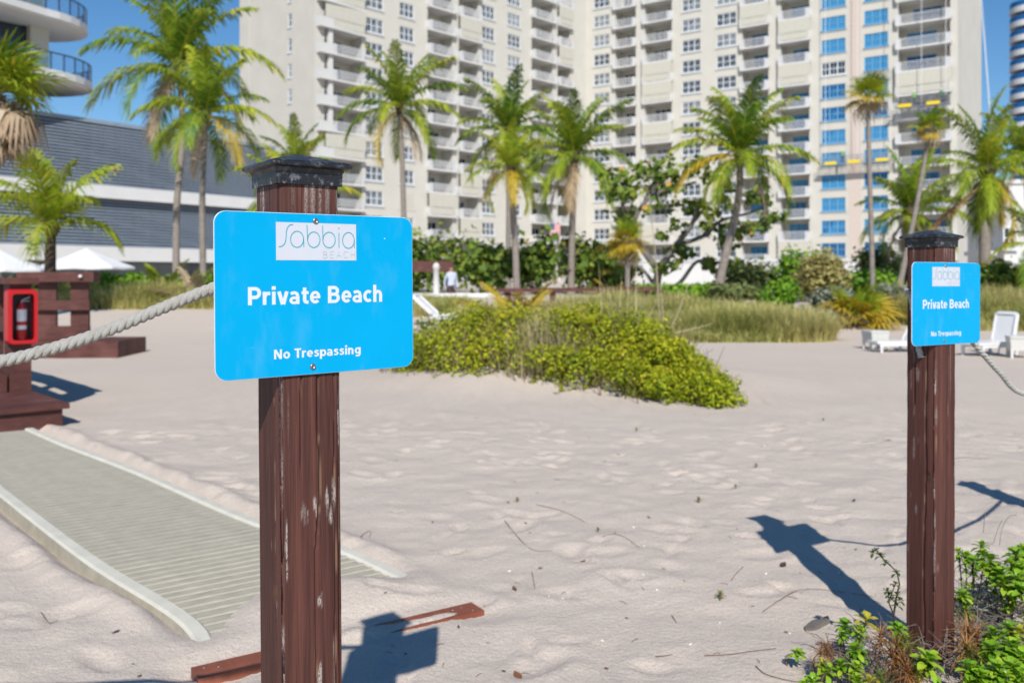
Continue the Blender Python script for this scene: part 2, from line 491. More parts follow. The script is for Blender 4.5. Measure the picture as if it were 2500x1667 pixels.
M_SIGNEDGE = plain('sign_edge', (.62, .66, .70), .4, .1)
M_PRINTW = plain('white_print', (.60, .63, .68), .4, .03, 20)
M_PLATE = plain('white_logo_field', (.52, .545, .60), .4, .03, 20)
M_TEAL = plain('teal_print', (.02, .32, .44), .4, .05)
M_GREY = plain('grey_print', (.40, .46, .52), .4, .05)
M_STEEL = plain('screw_steel', (.32, .31, .30), .35, .25, 300, metal=.9)
SW, SH = .3048, .2286
def rounded(w, h, r, n=7):
    out = []
    for cx, cy, a0 in ((w - r, h - r, 0), (r, h - r, 90), (r, r, 180), (w - r, r, 270)):
        for k in range(n + 1):
            a = R(a0 + 90 * k / n); out.append((cx + r * math.cos(a), cy + r * math.sin(a)))
    return out
def upright(b):
    """sheet drawn in x, y -> standing sheet in x, z facing -y"""
    b.v = [(p[0], -p[2], p[1]) for p in b.v]; return b
def sign_panel_mesh():
    b = MB(); th = .0022; poly = rounded(SW, SH, .0165); inn = [(SW / 2 + (x - SW / 2) * .9965, SH / 2 + (y - SH / 2) * .9955) for x, y in poly]
    n = len(poly)
    b.add([(x, y, 0) for x, y in poly] + [(x, y, th - .0004) for x, y in poly], [(i, (i + 1) % n, n + (i + 1) % n, n + i) for i in range(n)], 1)
    b.add([(x, y, th - .0004) for x, y in poly] + [(x, y, th) for x, y in inn], [(i, (i + 1) % n, n + (i + 1) % n, n + i) for i in range(n)], 1)
    b.add([(x, y, th) for x, y in inn], [tuple(range(n))], 0)
    b.add([(x, y, 0) for x, y in poly], [tuple(range(n))[::-1]], 1)
    return upright(b).mesh('panel', M_BLUE, M_SIGNEDGE)
def stroke(b, pts, w, z, closed=False):
    n = len(pts); L = []; Rr = []
    for i in range(n):
        if closed: a, c = pts[i - 1], pts[(i + 1) % n]
        else: a, c = pts[max(i - 1, 0)], pts[min(i + 1, n - 1)]
        dx, dy = c[0] - a[0], c[1] - a[1]; l = math.hypot(dx, dy) or 1
        nx_, ny_ = -dy / l * w / 2, dx / l * w / 2
        L.append((pts[i][0] + nx_, pts[i][1] + ny_, z)); Rr.append((pts[i][0] - nx_, pts[i][1] - ny_, z))
    k = n if closed else n - 1
    b.add(L + Rr, [(n + i, n + (i + 1) % n, (i + 1) % n, i) for i in range(k)])
# logo drawn in photo-crop units, mapped to the white field (x0..x1 across, top edge drops a little)
PX0, PZ0, PWd, PHt = .0860, .1568 - .0024, .1230, .0532     # left, (height of top edge above the lower sign edge is set below)
def lg(x, y):
    t = (x - 397) / 1015.0; top = 845 + 35 * t; bot = 1333 + 15 * t
    return (PX0 + PWd * t, .2155 - PHt * (y - top) / (bot - top))
def ell(cx, cy, rx, ry, n=40): return [lg(cx + rx * math.cos(2 * PI * k / n), cy + ry * math.sin(2 * PI * k / n)) for k in range(n)]
def catmull(p, n=8):
    out = []
    for i in range(len(p) - 1):
        p0, p1, p2, p3 = p[max(i - 1, 0)], p[i], p[i + 1], p[min(i + 2, len(p) - 1)]
        for k in range(n):
            t = k / n
            out.append(tuple(.5 * (2 * b_ + (c_ - a_) * t + (2 * a_ - 5 * b_ + 4 * c_ - d_) * t * t + (3 * b_ - a_ - 3 * c_ + d_) * t ** 3) for a_, b_, c_, d_ in zip(p0, p1, p2, p3)))
    out.append(tuple(p[-1])); return out
def logo_meshes():
    pl = MB(); z = .0026
    pl.add([(PX0, .2155 - PHt, z), (PX0 + PWd, .2155 - PHt, z), (PX0 + PWd, .2155, z), (PX0, .2155, z)], [(0, 1, 2, 3)])
    w = .00118; z = .0030; t = MB()
    stroke(t, [lg(*p) for p in catmull([(428, 1163), (470, 1153), (505, 1110), (518, 1040), (521, 980), (535, 922), (565, 886), (605, 880)])], w, z)
    stroke(t, ell(652, 1068, 80, 103), w, z, True); stroke(t, [lg(732, 1050), lg(735, 1167)], w, z)
    stroke(t, [lg(776, 885), lg(782, 1075)], w, z); stroke(t, ell(860, 1075, 78, 100), w, z, True)
    stroke(t, [lg(973, 895), lg(977, 1080)], w, z); stroke(t, ell(1055, 1080, 80, 100), w, z, True)
    stroke(t, [lg(1183, 990), lg(1183, 1182)], w, z); stroke(t, [lg(1183, 918), lg(1183, 945)], w, z)
    stroke(t, ell(1308, 1087, 78, 102), w, z, True); stroke(t, [lg(1384, 1080), lg(1386, 1185)], w, z)
    g = MB(); w = .00066
    def pth(*p): stroke(g, [lg(*q) for q in p], w, z)
    for y0, y1 in ((1230, 1312),):
        pth((980, y1), (980, y0)); pth((980, y0), (1010, y0), (1024, y0 + 10), (1024, y0 + 28), (1010, y0 + 38), (980, y0 + 38)); pth((1010, y0 + 38), (1028, y0 + 50), (1028, y1 - 12), (1012, y1), (980, y1))
        pth((1115, y0), (1070, y0), (1070, y1), (1115, y1)); pth((1070, y0 + 40), (1108, y0 + 40))
        pth((1150, y1 + 1), (1180, y0), (1210, y1 + 1)); pth((1160, y1 - 28), (1200, y1 - 28))
        pth((1298, y0 + 14), (1284, y0 + 3), (1266, y0), (1250, y0 + 12), (1242, y0 + 40), (1250, y1 - 12), (1266, y1 + 1), (1284, y1 - 3), (1298, y1 - 14))
        pth((1340, y0 + 2), (1340, y1 + 2)); pth((1390, y0 + 3), (1390, y1 + 3)); pth((1340, y0 + 42), (1390, y0 + 42))
    return upright(pl).mesh('logo_field', M_PLATE), upright(t).mesh('lettering', M_TEAL), upright(g).mesh('lettering', M_GREY)
def arc(cx, cy, rx, ry, a0, a1, n=14): return [(cx + rx * math.cos(R(a0 + (a1 - a0) * k / n)), cy + ry * math.sin(R(a0 + (a1 - a0) * k / n))) for k in range(n + 1)]
def ln(*p): return list(p)
GL = {   # bold sans glyphs: (advance, [(centre line, stroke width)]) with cap height 1
 'P': (.70, [(ln((.1, 0), (.1, 1)), .2), (ln((.1, .905)) + arc(.37, .665, .215, .24, 90, -90) + ln((.1, .425)), .19)]),
 'B': (.73, [(ln((.1, 0), (.1, 1)), .2), (ln((.1, .905)) + arc(.36, .71, .19, .195, 90, -90) + ln((.1, .515)), .185), (ln((.1, .515)) + arc(.39, .305, .2, .21, 90, -90) + ln((.1, .095)), .185)]),
 'N': (.78, [(ln((.1, 0), (.1, 1)), .19), (ln((.62, 0), (.62, 1)), .19), (ln((.11, .98), (.61, .02)), .21)]),
 'T': (.62, [(ln((.0, .91), (.62, .91)), .18), (ln((.31, 0), (.31, .9)), .2)]),
 'r': (.42, [(ln((.1, 0), (.1, .73)), .19), (ln((.1, .42), (.15, .55), (.24, .625), (.40, .635)), .19)]),
 'i': (.24, [(ln((.11, 0), (.11, .73)), .19), (ln((.11, .83), (.11, 1.03)), .21)]),
 'v': (.60, [(ln((.09, .73), (.28, 0)), .195), (ln((.51, .73), (.32, 0)), .195)]),
 'a': (.58, [(ln((.45, 0), (.45, .46)), .18), (ln((.07, .58), (.17, .635), (.29, .645), (.39, .60), (.45, .46)), .175), (arc(.255, .215, .185, .145, 0, 360, 22), .16)]),
 't': (.43, [(catmull([(.19, .93), (.19, .5), (.19, .22), (.25, .11), (.40, .09)], 5), .19), (ln((.02, .64), (.41, .64)), .17)]),
 'e': (.60, [(arc(.29, .365, .205, .275, 0, 318, 26), .175), (ln((.13, .365), (.57, .365)), .145)]),
 'c': (.54, [(arc(.30, .365, .21, .275, 48, 312, 22), .185)]),
 'h': (.62, [(ln((.1, 0), (.1, 1.03)), .19), (catmull([(.1, .40), (.15, .56), (.28, .635), (.41, .58), (.455, .42), (.455, .2), (.455, 0)], 5), .185)]),
 'n': (.62, [(ln((.1, 0), (.1, .73)), .19), (catmull([(.1, .40), (.15, .56), (.28, .635), (.41, .58), (.455, .42), (.455, .2), (.455, 0)], 5), .185)]),
 'o': (.62, [(arc(.31, .365, .215, .275, 0, 360, 28), .185)]),
 's': (.51, [(catmull([(.43, .56), (.33, .63), (.20, .635), (.125, .555), (.15, .46), (.26, .395), (.37, .33), (.405, .22), (.34, .12), (.22, .09), (.06, .15)], 4), .165)]),
 'p': (.63, [(ln((.1, -.27), (.1, .73)), .19), (arc(.325, .365, .20, .275, 0, 360, 28), .18)]),
 'g': (.64, [(arc(.30, .375, .20, .265, 0, 360, 28), .18), (catmull([(.51, .73), (.51, .3), (.51, .02), (.45, -.14), (.29, -.19), (.10, -.14)], 5), .18)]),
 ' ': (.30, [])}
def text_mesh(txt, x0, x1, base, cap, name='lettering', mat=M_PRINTW):
    items = []; x = 0
    for ch in txt:
        adv, st = GL[ch]
        items += [([(x + p[0], p[1]) for p in pts], w) for pts, w in st]; x += adv + .055
    lo = min(p[0] for pts, w in items for p in pts) - .1; hi = max(p[0] for pts, w in items for p in pts) + .1
    sx = (x1 - x0) / (hi - lo); b = MB(); z = .0025
    for pts, w in items:
        z += 2e-6
        closed = len(pts) > 12 and math.hypot(pts[0][0] - pts[-1][0], pts[0][1] - pts[-1][1]) < 1e-6
        t = MB(); stroke(t, pts[:-1] if closed else pts, w, 0, closed)
        b.add([(x0 + (p[0] - lo) * sx, base + p[1] * cap, z) for p in t.v], t.f)
    return upright(b).mesh(name, mat)
PANEL = sign_panel_mesh(); LOGO_F, LOGO_T, LOGO_G = logo_meshes()
SB = 1.0548 - SH / 2                       # height of the lower edge of the near sign; all sign drawing is relative to it
TXT1 = text_mesh('Private Beach', .0456, .2516, 1.0411 - SB, .0248)
TXT2 = text_mesh('No Trespassing', .0818, .2151, .9653 - SB, .0133)
def screw_mesh():
    b = MB()
    b.lathe([(.0046, 0), (.0046, .0006), (.0040, .0016), (.0024, .0022), (.0021, .0013), (.0002, .0012)], 14)
    b.v = [(p[0], -p[2] - .0022, p[1]) for p in b.v]
    return b.mesh('screw', M_STEEL)
SCREW = screw_mesh()
def lean(px, py, rz, tilt):
    return Matrix.Translation((px, py, 0)) @ Matrix.Rotation(tilt, 4, 'Y') @ Matrix.Rotation(rz, 4, 'Z')
def make_post(px, py, rz, height, tilt, me, label):
    o = empty('wooden_post', (px, py, 0), 0, label, 'post', 'square timber posts carrying the beach signs')
    o.rotation_euler = lean(px, py, rz, tilt).to_euler()
    obj('timber', me, o, local=True)
    obj('cap', CAP, o, Matrix.Translation((0, 0, height - .0252)), local=True)
    return o
def make_sign(px, py, rz, tilt, du, zb, label):
    M = lean(px, py, rz, tilt) @ Matrix.Translation((du, -.0925 / 2 - .0009, zb))
    o = empty('beach_sign', M.translation, 0, label, 'sign', 'blue private beach signs')
    o.rotation_euler = M.to_euler()
    obj('panel', PANEL, o, local=True)
    f = obj('logo_field', LOGO_F, o, local=True)
    obj('lettering', LOGO_T, f, local=True); obj('lettering', LOGO_G, f, local=True)
    obj('lettering', TXT1, o, local=True); obj('lettering', TXT2, o, local=True)
    for sx, sz in ((.1453, 1.1588 - SB), (.1392, .9512 - SB)): obj('screw', SCREW, o, Matrix.Translation((sx, 0, sz)), local=True)
    return o
rzA = math.atan2(.60, .80); rzB = math.atan2(.496, .868)
ME_A = post_mesh('timber', 1.238, 50, 560, 3,
    [(1, .02, .05, 1.10, .0013, .10), (0, .12, .02, 1.16, .0012, .14), (1, -.18, .75, 1.23, .0010, .05), (1, .36, .2, 1.0, .0012, .03), (1, .43, .1, 1.2, .0011, .02)],
    [(0, .18, .445 + .185, .010)],
    [(1, -.13, .745, .0050, .018), (1, .05, .752, .003, .014), (1, .24, .752, .0028, .020), (1, .36, .765, .0020, .026), (1, .12, .615, .0042, .010), (1, -.42, .70, .0022, .035), (1, .33, .48, .0018, .06), (1, .10, .50, .0020, .035)])
postA = make_post(-.3065, 1.297, rzA, 1.2596, -.0085, ME_A, 'nearest square brown timber post, carrying the large blue sign')
signA = make_sign(-.3040, 1.2975, rzA, -.0085, -.1415, SB, 'large blue Private Beach sign in front, on the nearest post')
ME_B = post_mesh('timber', 1.190, 34, 360, 8,
    [(0, .12, .0, .98, .0022, .10), (1, -.44, .45, .95, .0022, .03), (0, -.2, .62, 1.0, .001, .06), (1, .1, .1, .9, .0010, .04)], [(0, .25, .52, .009)],
    [(1, -.44, .80, .0035, .06), (1, -.46, .30, .002, .10), (1, .1, .06, .005, .05)], .35)
postB = make_post(1.1860, 2.4986, rzB, 1.2117, .003, ME_B, 'square brown timber post at the right with plants round its foot')
signB = make_sign(1.1860, 2.4986, rzB, .003, -.1524, 1.005 - SH / 2, 'smaller looking blue Private Beach sign on the right post')
ME_C = post_mesh('timber', 1.19, 12, 120, 5, [(1, .1, .1, .9, .0015, .05)], [], [])
postC = make_post(2.47, 3.20, .9, 1.21, 0, ME_C, 'square brown timber post just outside the right edge, casting a shadow on the sand')
postD = make_post(-2.35, 1.22, .5, 1.24, 0, ME_C, 'square brown timber post outside the left edge holding the rope end')

# ------------------------------------------------------------------ ropes
def rope_material():
    q = NT('rope_fibre'); q.set(.85, .2)
    v = q.coord('Object')
    n1 = q.noise(v, 900, 3, .7); n2 = q.noise(v, 60, 3)
    c = q.ramp(n1, [(.25, (.34, .32, .28)), (.45, (.64, .62, .57)), (.75, (.82, .81, .77))])
    c = q.mix(q.math('MULTIPLY', q.ramp(n2, [(.5, 0), (.8, 1)]), .5), c, (.42, .38, .30))
    q.col(c); q.bump(n1, 1.0, .005)
    return q.mat
M_ROPE = rope_material()
def rope(label, pts, rad, pitch):
    pts = catmull([tuple(p) for p in pts], 60)
    A = np.array(pts); L = np.concatenate([[0], np.cumsum(np.linalg.norm(np.diff(A, axis=0), axis=1))])
    n = int(L[-1] / (pitch / 14)); s = np.linspace(0, L[-1], n)
    C = np.stack([np.interp(s, L, A[:, k]) for k in range(3)], 1)
    Tn = np.gradient(C, axis=0); Tn /= np.linalg.norm(Tn, axis=1)[:, None]
    a = np.cross(Tn, (0, 0, 1)); a /= np.linalg.norm(a, axis=1)[:, None]; b = np.cross(a, Tn)
    root = empty('rope', tuple(pts[0]), 0, label, 'rope', 'thick pale ropes strung between the posts')
    m = 7; r1 = rad * .38; r2 = rad * .655
    for k in range(3):
        ph = 2 * PI * s / pitch + 2 * PI * k / 3 
        ctr = C + (a * np.cos(ph)[:, None] + b * np.sin(ph)[:, None]) * r1
        rr = r2 * (1 + .10 * (vnoise(s * 90 + k * 9, s * 0 + k) - .5))
        V = []
        for j in range(m):
            q = 2 * PI * j / m
            V.append(ctr + (a * math.cos(q) + b * math.sin(q)) * rr[:, None])
        V = np.stack(V, 1).reshape(-1, 3)
        i0 = (np.arange(n - 1)[:, None] * m + np.arange(m)[None, :]); i1 = (np.arange(n - 1)[:, None] * m + (np.arange(m)[None, :] + 1) % m)
        obj('strand', np_mesh('strand', V, np.stack([i0.ravel(), i1.ravel(), (i1 + m).ravel(), (i0 + m).ravel()], 1), M_ROPE, smooth=True), root)
    return root
rope('pale twisted rope running left from the nearest sign post', [P(640, 668, 1.30), P(525, 703, 1.315), P(400, 751, 1.315), P(250, 812, 1.30), P(110, 856, 1.285), P(0, 882, 1.27), P(-160, 905, 1.26), (-1.25, 1.24, .925), (-1.8, 1.23, 1.0), (-2.35, 1.22, 1.10)], .0094, .036)
rope('pale rope sagging away to the right from the right post', [P(2320, 775, 2.52), P(2350, 806, 2.55), P(2388, 850, 2.57), P(2440, 908, 2.62), P(2500, 960, 2.69), (1.85, 2.86, .70), (2.15, 3.03, .78), (2.47, 3.20, .95)], .0088, .05)
rope('frayed pale rope end hanging on the left face of the right post', [P(2212, 708, 2.535), P(2215, 713, 2.50), P(2223, 722, 2.49), P(2227, 738, 2.488), P(2231, 765, 2.485), P(2235, 800, 2.483), P(2241, 840, 2.478), P(2249, 873, 2.470)], .0085, .05)

# ------------------------------------------------------------------ access mat and half buried board
M_MATB = plain('mat_beige', (.375, .345, .275), .85, .16, 14, bump=.3, bscale=300)
M_RIB = plain('mat_rib_beige', (.37, .345, .27), .75, .16, 7)
M_EDGE = plain('mat_edge_cream', (.56, .535, .455), .75, .10, 10, bump=.25, bscale=300)
def pl_at(pts, f):
    A = np.array(pts, float); L = np.concatenate([[0], np.cumsum(np.linalg.norm(np.diff(A, axis=0), axis=1))])
    return np.array([np.interp(f * L[-1], L, A[:, 0]), np.interp(f * L[-1], L, A[:, 1])])
LC = catmull(MAT_L, 10); RC = catmull(MAT_R, 10)
MLEN = 4.1
matr = empty('beach_mat', (-1.6, 3.9, 0), 0, 'beige ribbed access mat with cream edges crossing the sand at left', 'mat')
NB = 60
sheet = MB(); rows = []
for i in range(NB + 1):
    f = i / NB; l = pl_at(LC, f); r_ = pl_at(RC, f); z = float(mat_z(f * MLEN))
    rows.append((l, r_, z))
sheet.add([(l[0], l[1], z) for l, r_, z in rows] + [(r_[0], r_[1], z) for l, r_, z in rows], [(i, i + NB + 1, i + NB + 2, i + 1) for i in range(NB)], 0)
sheet.build('base_sheet', M_MATB, matr)
for sidep, inner in ((0, 1), (1, -1)):
    e = MB(); prof = []
    for i in range(NB + 1):
        l, r_, z = rows[i]; c = (l, r_)[sidep]; o_ = (r_, l)[sidep]; n_ = (o_ - c) / np.linalg.norm(o_ - c)
        q = [(c - n_ * .012, -.05), (c - n_ * .004, z + .004), (c + n_ * .006, z + .011), (c + n_ * .045, z + .012), (c + n_ * .054, z + .004), (c + n_ * .056, z - .004)]
        prof.append([(p[0], p[1], zz) for p, zz in q])
    k = 6
    fs = []
    for i in range(NB):
        for j in range(k - 1): fs.append((i * k + j, (i + 1) * k + j, (i + 1) * k + j + 1, i * k + j + 1))
    n0 = len(e.v); e.add([p for r0 in prof for p in r0], fs, 0)
    for t_, f_ in enumerate(fs): e.m[t_] = 1 if t_ % (k - 1) == 0 else 0
    e.build('edge_strip', [M_EDGE, M_MATB], matr)
rib = MB(); rib.add([(-.5, -.013, 0), (-.5, -.007, .0045), (-.5, .007, .0045), (-.5, .013, 0), (.5, -.013, 0), (.5, -.007, .0045), (.5, .007, .0045), (.5, .013, 0)], [(0, 1, 5, 4), (1, 2, 6, 5), (2, 3, 7, 6), (3, 2, 1, 0), (4, 5, 6, 7)])
RIB = rib.mesh('rib', M_RIB)
nr = int(MLEN / .052)
for i in range(nr):
    f = (i + .5) / nr; l = pl_at(LC, f); r_ = pl_at(RC, f); d_ = r_ - l; Ln = float(np.linalg.norm(d_)) - .11; c = (l + r_) / 2
    obj('rib', RIB, matr, Matrix.Translation((c[0], c[1], float(mat_z(f * MLEN)) + .0005 - .0038 * float(sstep(.20, 1.1, f * MLEN + .15 * math.sin(i * 1.7))))) @ Matrix.Rotation(math.atan2(d_[1], d_[0]), 4, 'Z') @ Matrix.Diagonal((Ln, 1, 1, 1)))
bl = math.hypot(BOARD_B[0] - BOARD_A[0], BOARD_B[1] - BOARD_A[1]); ba = math.atan2(BOARD_B[1] - BOARD_A[1], BOARD_B[0] - BOARD_A[0])
brd = empty('buried_board', (*BOARD_A, 0), ba, 'red brown timber board half buried in sand at the end of the mat', 'board')
bb = MB(); bb.box(0, bl, -.042, .042, -.03, .004)
bb.build('plank', M_BOARD, brd, local=True)
for bx, by in ((.03, .02), (.065, .005), (bl - .05, .02), (bl - .085, .015), (bl - .03, -.02)):
    sc = MB(); sc.lathe([(.004, 0), (.004, .001), (.0015, .0018)], 8); sc.build('screw', M_STEEL, brd, Matrix.Translation((bx, by, .004)), local=True)

# ------------------------------------------------------------------ apartment tower (two wings meeting in a corner)
def stucco(name, c, scale=.35):
    q = NT(name); q.set(.85, .2)
    v = q.coord('Object')
    st = q.noise(q.coord('Object', (1.2, 1.2, .12)), 1.5, 4)
    f = q.noise(v, scale, 4)
    k = q.ramp(f, [(.3, tuple(x * .95 for x in c)), (.7, tuple(min(1, x * 1.04) for x in c))])
    k = q.mix(q.math('MULTIPLY', q.ramp(st, [(.5, 0), (.8, 1)]), .25), k, tuple(x * .86 for x in c))
    q.col(k); q.bump(q.noise(v, 6, 3), .1, .02); return q.mat
def glassy(name, dark, pale, share=.25):
    """window glass: some panes have blinds or curtains behind them"""
    q = NT(name); q.set(.08, .5)
    oi = q.n('ShaderNodeObjectInfo'); v = q.coord('Object', (1.1, 1, .7))
    f = q.math('ADD', q.math('MULTIPLY', oi.outputs['Random'], .7), q.math('MULTIPLY', q.noise(v, 1.0, 2), .6))
    q.col(q.ramp(f, [(1 - share - .06, dark), (1 - share + .10, pale)])); return q.mat
M_CREAM = stucco('cream_stucco', (.535, .515, .46))
M_CREAM2 = stucco('pale_beige_stucco', (.505, .48, .43))
M_BWHITE = stucco('white_render', (.575, .57, .555))
M_RAIL = plain('white_railing', (.52, .525, .535), .5, .04)
M_FRAME = plain('window_frame_white', (.62, .66, .70), .5, .05)
M_GLASS = glassy('dark_window_glass', (.014, .019, .028), (.17, .18, .185), .26)
M_BLUEG = glassy('blue_film_glass', (.014, .085, .22), (.045, .22, .42), .45)
M_BLUEF = plain('blue_film_frame', (.13, .33, .54), .5, .15)
M_SHUT = plain('cream_shutter', (.50, .48, .41), .6, .05, 2)
def pink_strip():
    q = NT('pink_repair_marks'); q.set(.85, .2)
    n = q.noise(q.coord('Object', (2.2, 1, 1.6)), 2.0, 5, .7)
    q.col(q.ramp(n, [(.46, (.52, .485, .42)), (.62, (.58, .40, .37))])); return q.mat
M_PINK = pink_strip()
FH = 2.95; NF = 15
class Wing:
    def __init__(self, root, ox, oy, dx, dy):
        l = math.hypot(dx, dy); self.o = (ox, oy); self.d = (dx / l, dy / l); self.root = root
        self.M = Matrix.Translation((ox, oy, 0)) @ Matrix.Rotation(math.atan2(dy, dx), 4, 'Z')     # local x along, y inwards
    def u(self, px):
        k = (px - CX) / F
        return (k * self.o[1] - self.o[0]) / (self.d[0] - k * self.d[1])
    def at(self, u, y, z): return self.M @ Vector((u, y, z))
    def put(self, name, me, u=0, y=0, z=0, parent=None, rz=0):
        return obj(name, me, parent or self.root, self.M @ Matrix.Translation((u, y, z)) @ Matrix.Rotation(rz, 4, 'Z'))
def window_meshes(w, h, fm, gm, n=3):
    b = MB(); t = .09; y0, y1 = .06, .16
    b.box(0, w, y0, y1, 0, t); b.box(0, w, y0, y1, h - t, h); b.box(0, t, y0, y1, t, h - t); b.box(w - t, w, y0, y1, t, h - t)
    for k in range(1, n):
        c = w * k / n; b.box(c - .075, c + .075, y0, y1, t, h - t)
    b.box(t, w - t, y0 + .02, y1 - .01, h * .5 - .045, h * .5 + .045)
    for k in range(n):
        c = w * (k + .5) / n; b.box(c - .02, c + .02, y0 + .05, y1 - .02, t, h - t)
    b.box(-.12, w + .12, -.10, .05, -.16, -.02)
    g = MB(); g.box(t * .5, w - t * .5, .125, .15, t * .5, h - t * .5)
    return b.mesh('window', fm), g.mesh('pane', gm)
def railing_mesh(w, y, end=.55, ret=1.5):
    b = MB(); z0 = .16
    b.box(0, end, y, y + .12, 0, 1.08); b.box(w - end, w, y, y + .12, 0, 1.08)
    b.box(end, w - end, y + .02, y + .10, 1.0, 1.07); b.box(end, w - end, y + .03, y + .09, z0, z0 + .06)
    n = max(4, int((w - 2 * end) / .15))
    for k in range(1, n):
        c = end + (w - 2 * end) * k / n; b.box(c - .024, c + .024, y + .03, y + .08, z0, 1.02)
    return b.mesh('railing', M_RAIL)
def door_mesh(w, h, fm, gm):
    b = MB(); t = .08; y = 0
    b.box(0, w, y, y + .06, h - t, h); b.box(0, w, y, y + .06, 0, t)
    for k in range(4):
        c = (w - t) * k / 3; b.box(c, c + t, y - .005, y + .065, t, h - t)
    b.box(.03, w - .03, y + .025, y + .05, .03, h - .03, 1)
    return b.mesh('balcony_door', fm, gm)

def wing_build(wg, u_start, u_end, feats, wallmat, back, shut_rate, seed):
    """feats: ordered (kind, u0, u1, film); solid wall between them, real openings for windows, recessed loggias for balconies"""
    rd = random.Random(seed); top = NF * FH + .6
    wall = MB(); th = .40; cur = u_start; rec = 2.2; pr = .55
    for kind, a, b, film in feats:
        if a > cur: wall.box(cur, a, 0, th, 0, top)
        if kind == 'win':
            z = 0
            for k in range(NF):
                s0, s1 = k * FH + .78, k * FH + 2.48
                wall.box(a, b, 0.003, th, z, s0); z = s1
            wall.box(a, b, .003, th, z, top)
            for k in range(NF):   # raised band under each window, as on the real facade
                wall.box(a - .35, b + .35, -.05, .003, k * FH + .42, k * FH + .50)
            fm, gm = (M_BLUEF, M_BLUEG) if film else (M_FRAME, M_GLASS)
            W1 = window_meshes(b - a, 1.70, fm, gm, 3 if b - a > 1.4 else 1)
            W0 = window_meshes(b - a, 1.70, M_FRAME, M_GLASS, 3 if b - a > 1.4 else 1)
            for k in range(NF):
                if rd.random() < shut_rate * .28 and not film:
                    sm = MB(); sm.box(0, b - a, -.01, .10, 0, 1.70); wg.put('storm_shutter', sm.mesh('storm_shutter', M_SHUT), a, 0, k * FH + .78); continue
                w_ = W0 if film and rd.random() < .18 else W1
                o = wg.put('window', w_[0], a, 0, k * FH + .78); wg.put('pane', w_[1], a, 0, k * FH + .78, parent=o)
        elif kind in ('bal', 'corner'):
            wall.box(a, b, rec, rec + th, 0, top)
            wall.box(a - .25, a, th, rec + th, 0, top); wall.box(b, b + .25, th, rec + th, 0, top)
            w = b - a
            ext = 0.0
            sm = MB()
            if kind == 'corner':
                sm.prism([(-1.1, -pr - .25), (w + .2, -pr), (w + .2, rec), (0.02, rec), (0.02, th + .2), (-1.1, 3.0)], -.16, .10)
                sm.prism([(-1.1, -pr - .25), (.9, -pr - .13), (.9, -pr), (-.97, -pr - .1), (-.97, 3.0), (-1.1, 3.0)], .10, 1.0)
            else:
                sm.box(-.2, w + .2, -pr, rec, -.16, .10); sm.box(-.25, .0, -pr, .0, .10, 1.08); sm.box(w, w + .25, -pr, .0, .10, 1.08)
            SL = sm.mesh('balcony', M_BWHITE)
            x0 = .9 if kind == 'corner' else 0
            RL = railing_mesh(w - x0, -pr + .01, end=min(.5, w * .12))
            dw = min(w * .62, 3.4); DR = door_mesh(dw, 2.2, M_BLUEF if film else M_FRAME, M_BLUEG if film else M_GLASS)
            sh = MB(); sh.box(-.2, w + .2, -pr - .02, -pr + .06, 1.08, FH - .17); sh.box(0, w, -pr - .035, -pr - .02, .15, 1.02); SHM = sh.mesh('storm_shutter', M_SHUT)
            CM = MB(); CM.box(0, .55, 0, .45, .10, FH - .16); COLM = CM.mesh('column', M_BWHITE)
            for k in range(NF):
                o = wg.put('balcony', SL, a, 0, k * FH)
                wg.put('railing', RL, a + x0, 0, k * FH + .10, parent=o)
                wg.put('balcony_door', DR, a + (w - dw) * rd.uniform(.25, .75), rec - .055, k * FH + .10, parent=o)
                if kind == 'corner': wg.put('column', COLM, a + .35, -pr + .15, k * FH, parent=o)
                if rd.random() < shut_rate: wg.put('storm_shutter', SHM, a, 0, k * FH, parent=o)
        cur = b
    wall.box(cur, u_end, 0, th, 0, top)
    # mass of the wing behind the facade
    wall.box(u_start, u_end, back - .4, back, 0, top); wall.box(u_start, u_end, 2.35, back - .4, top - .5, top - .2)
    wall.box(u_end - .4, u_end, th, back - .4, 0, top - .5)
    wg.put('wall', wall.mesh('wall', wallmat))
tower = empty('apartment_tower', (8.5, 128, 0), 0, 'tall cream apartment tower with many white balconies behind the palms', 'building')
lw = Wing(tower, -7.06, 115.8, .682, .731)
u0 = lw.u(772); lw = Wing(tower, *lw.at(u0, 0, 0)[:2], .682, .731)
rw0 = Wing(tower, 32.9, 121.0, .823, -.568)
# where the two facade lines meet
A_ = np.array([[lw.d[0], -rw0.d[0]], [lw.d[1], -rw0.d[1]]]); t_ = np.linalg.solve(A_, np.array([rw0.o[0] - lw.o[0], rw0.o[1] - lw.o[1]]))
cor = lw.at(float(t_[0]), 0, 0); rw = Wing(tower, cor.x, cor.y, .823, -.568)
fl = []
for kind, a, b, film in (('corner', 792, 884, 0), ('win', 893, 935, 0), ('win', 976, 1010, 0), ('bal', 1044, 1105, 0), ('bal', 1120, 1168, 0), ('win', 1177, 1207, 0), ('win', 1240, 1270, 0), ('bal', 1298, 1350, 0), ('bal', 1361, 1392, 0)):
    fl.append((kind, lw.u(a), lw.u(b), film))
wing_build(lw, 0, float(t_[0]) + .3, fl, M_CREAM, 14.5, .16, 5)
fr = []
for kind, a, b, film in (('win', 1450, 1488, 0), ('bal', 1502, 1552, 0), ('bal', 1574, 1640, 0), ('win', 1666, 1710, 0), ('win', 1750, 1797, 0), ('bal', 1812, 1876, 1), ('bal', 1906, 1976, 1), ('win', 2006, 2064, 1), ('win', 2110, 2168, 1), ('bal', 2192, 2320, 1)):
    fr.append((kind, rw.u(a), rw.u(b), film))
ue_ = rw.u(2338); e0 = rw.at(ue_, 0, 0); inn = rw.M.to_3x3() @ Vector((0, 1, 0)); kk = (2396 - CX) / F
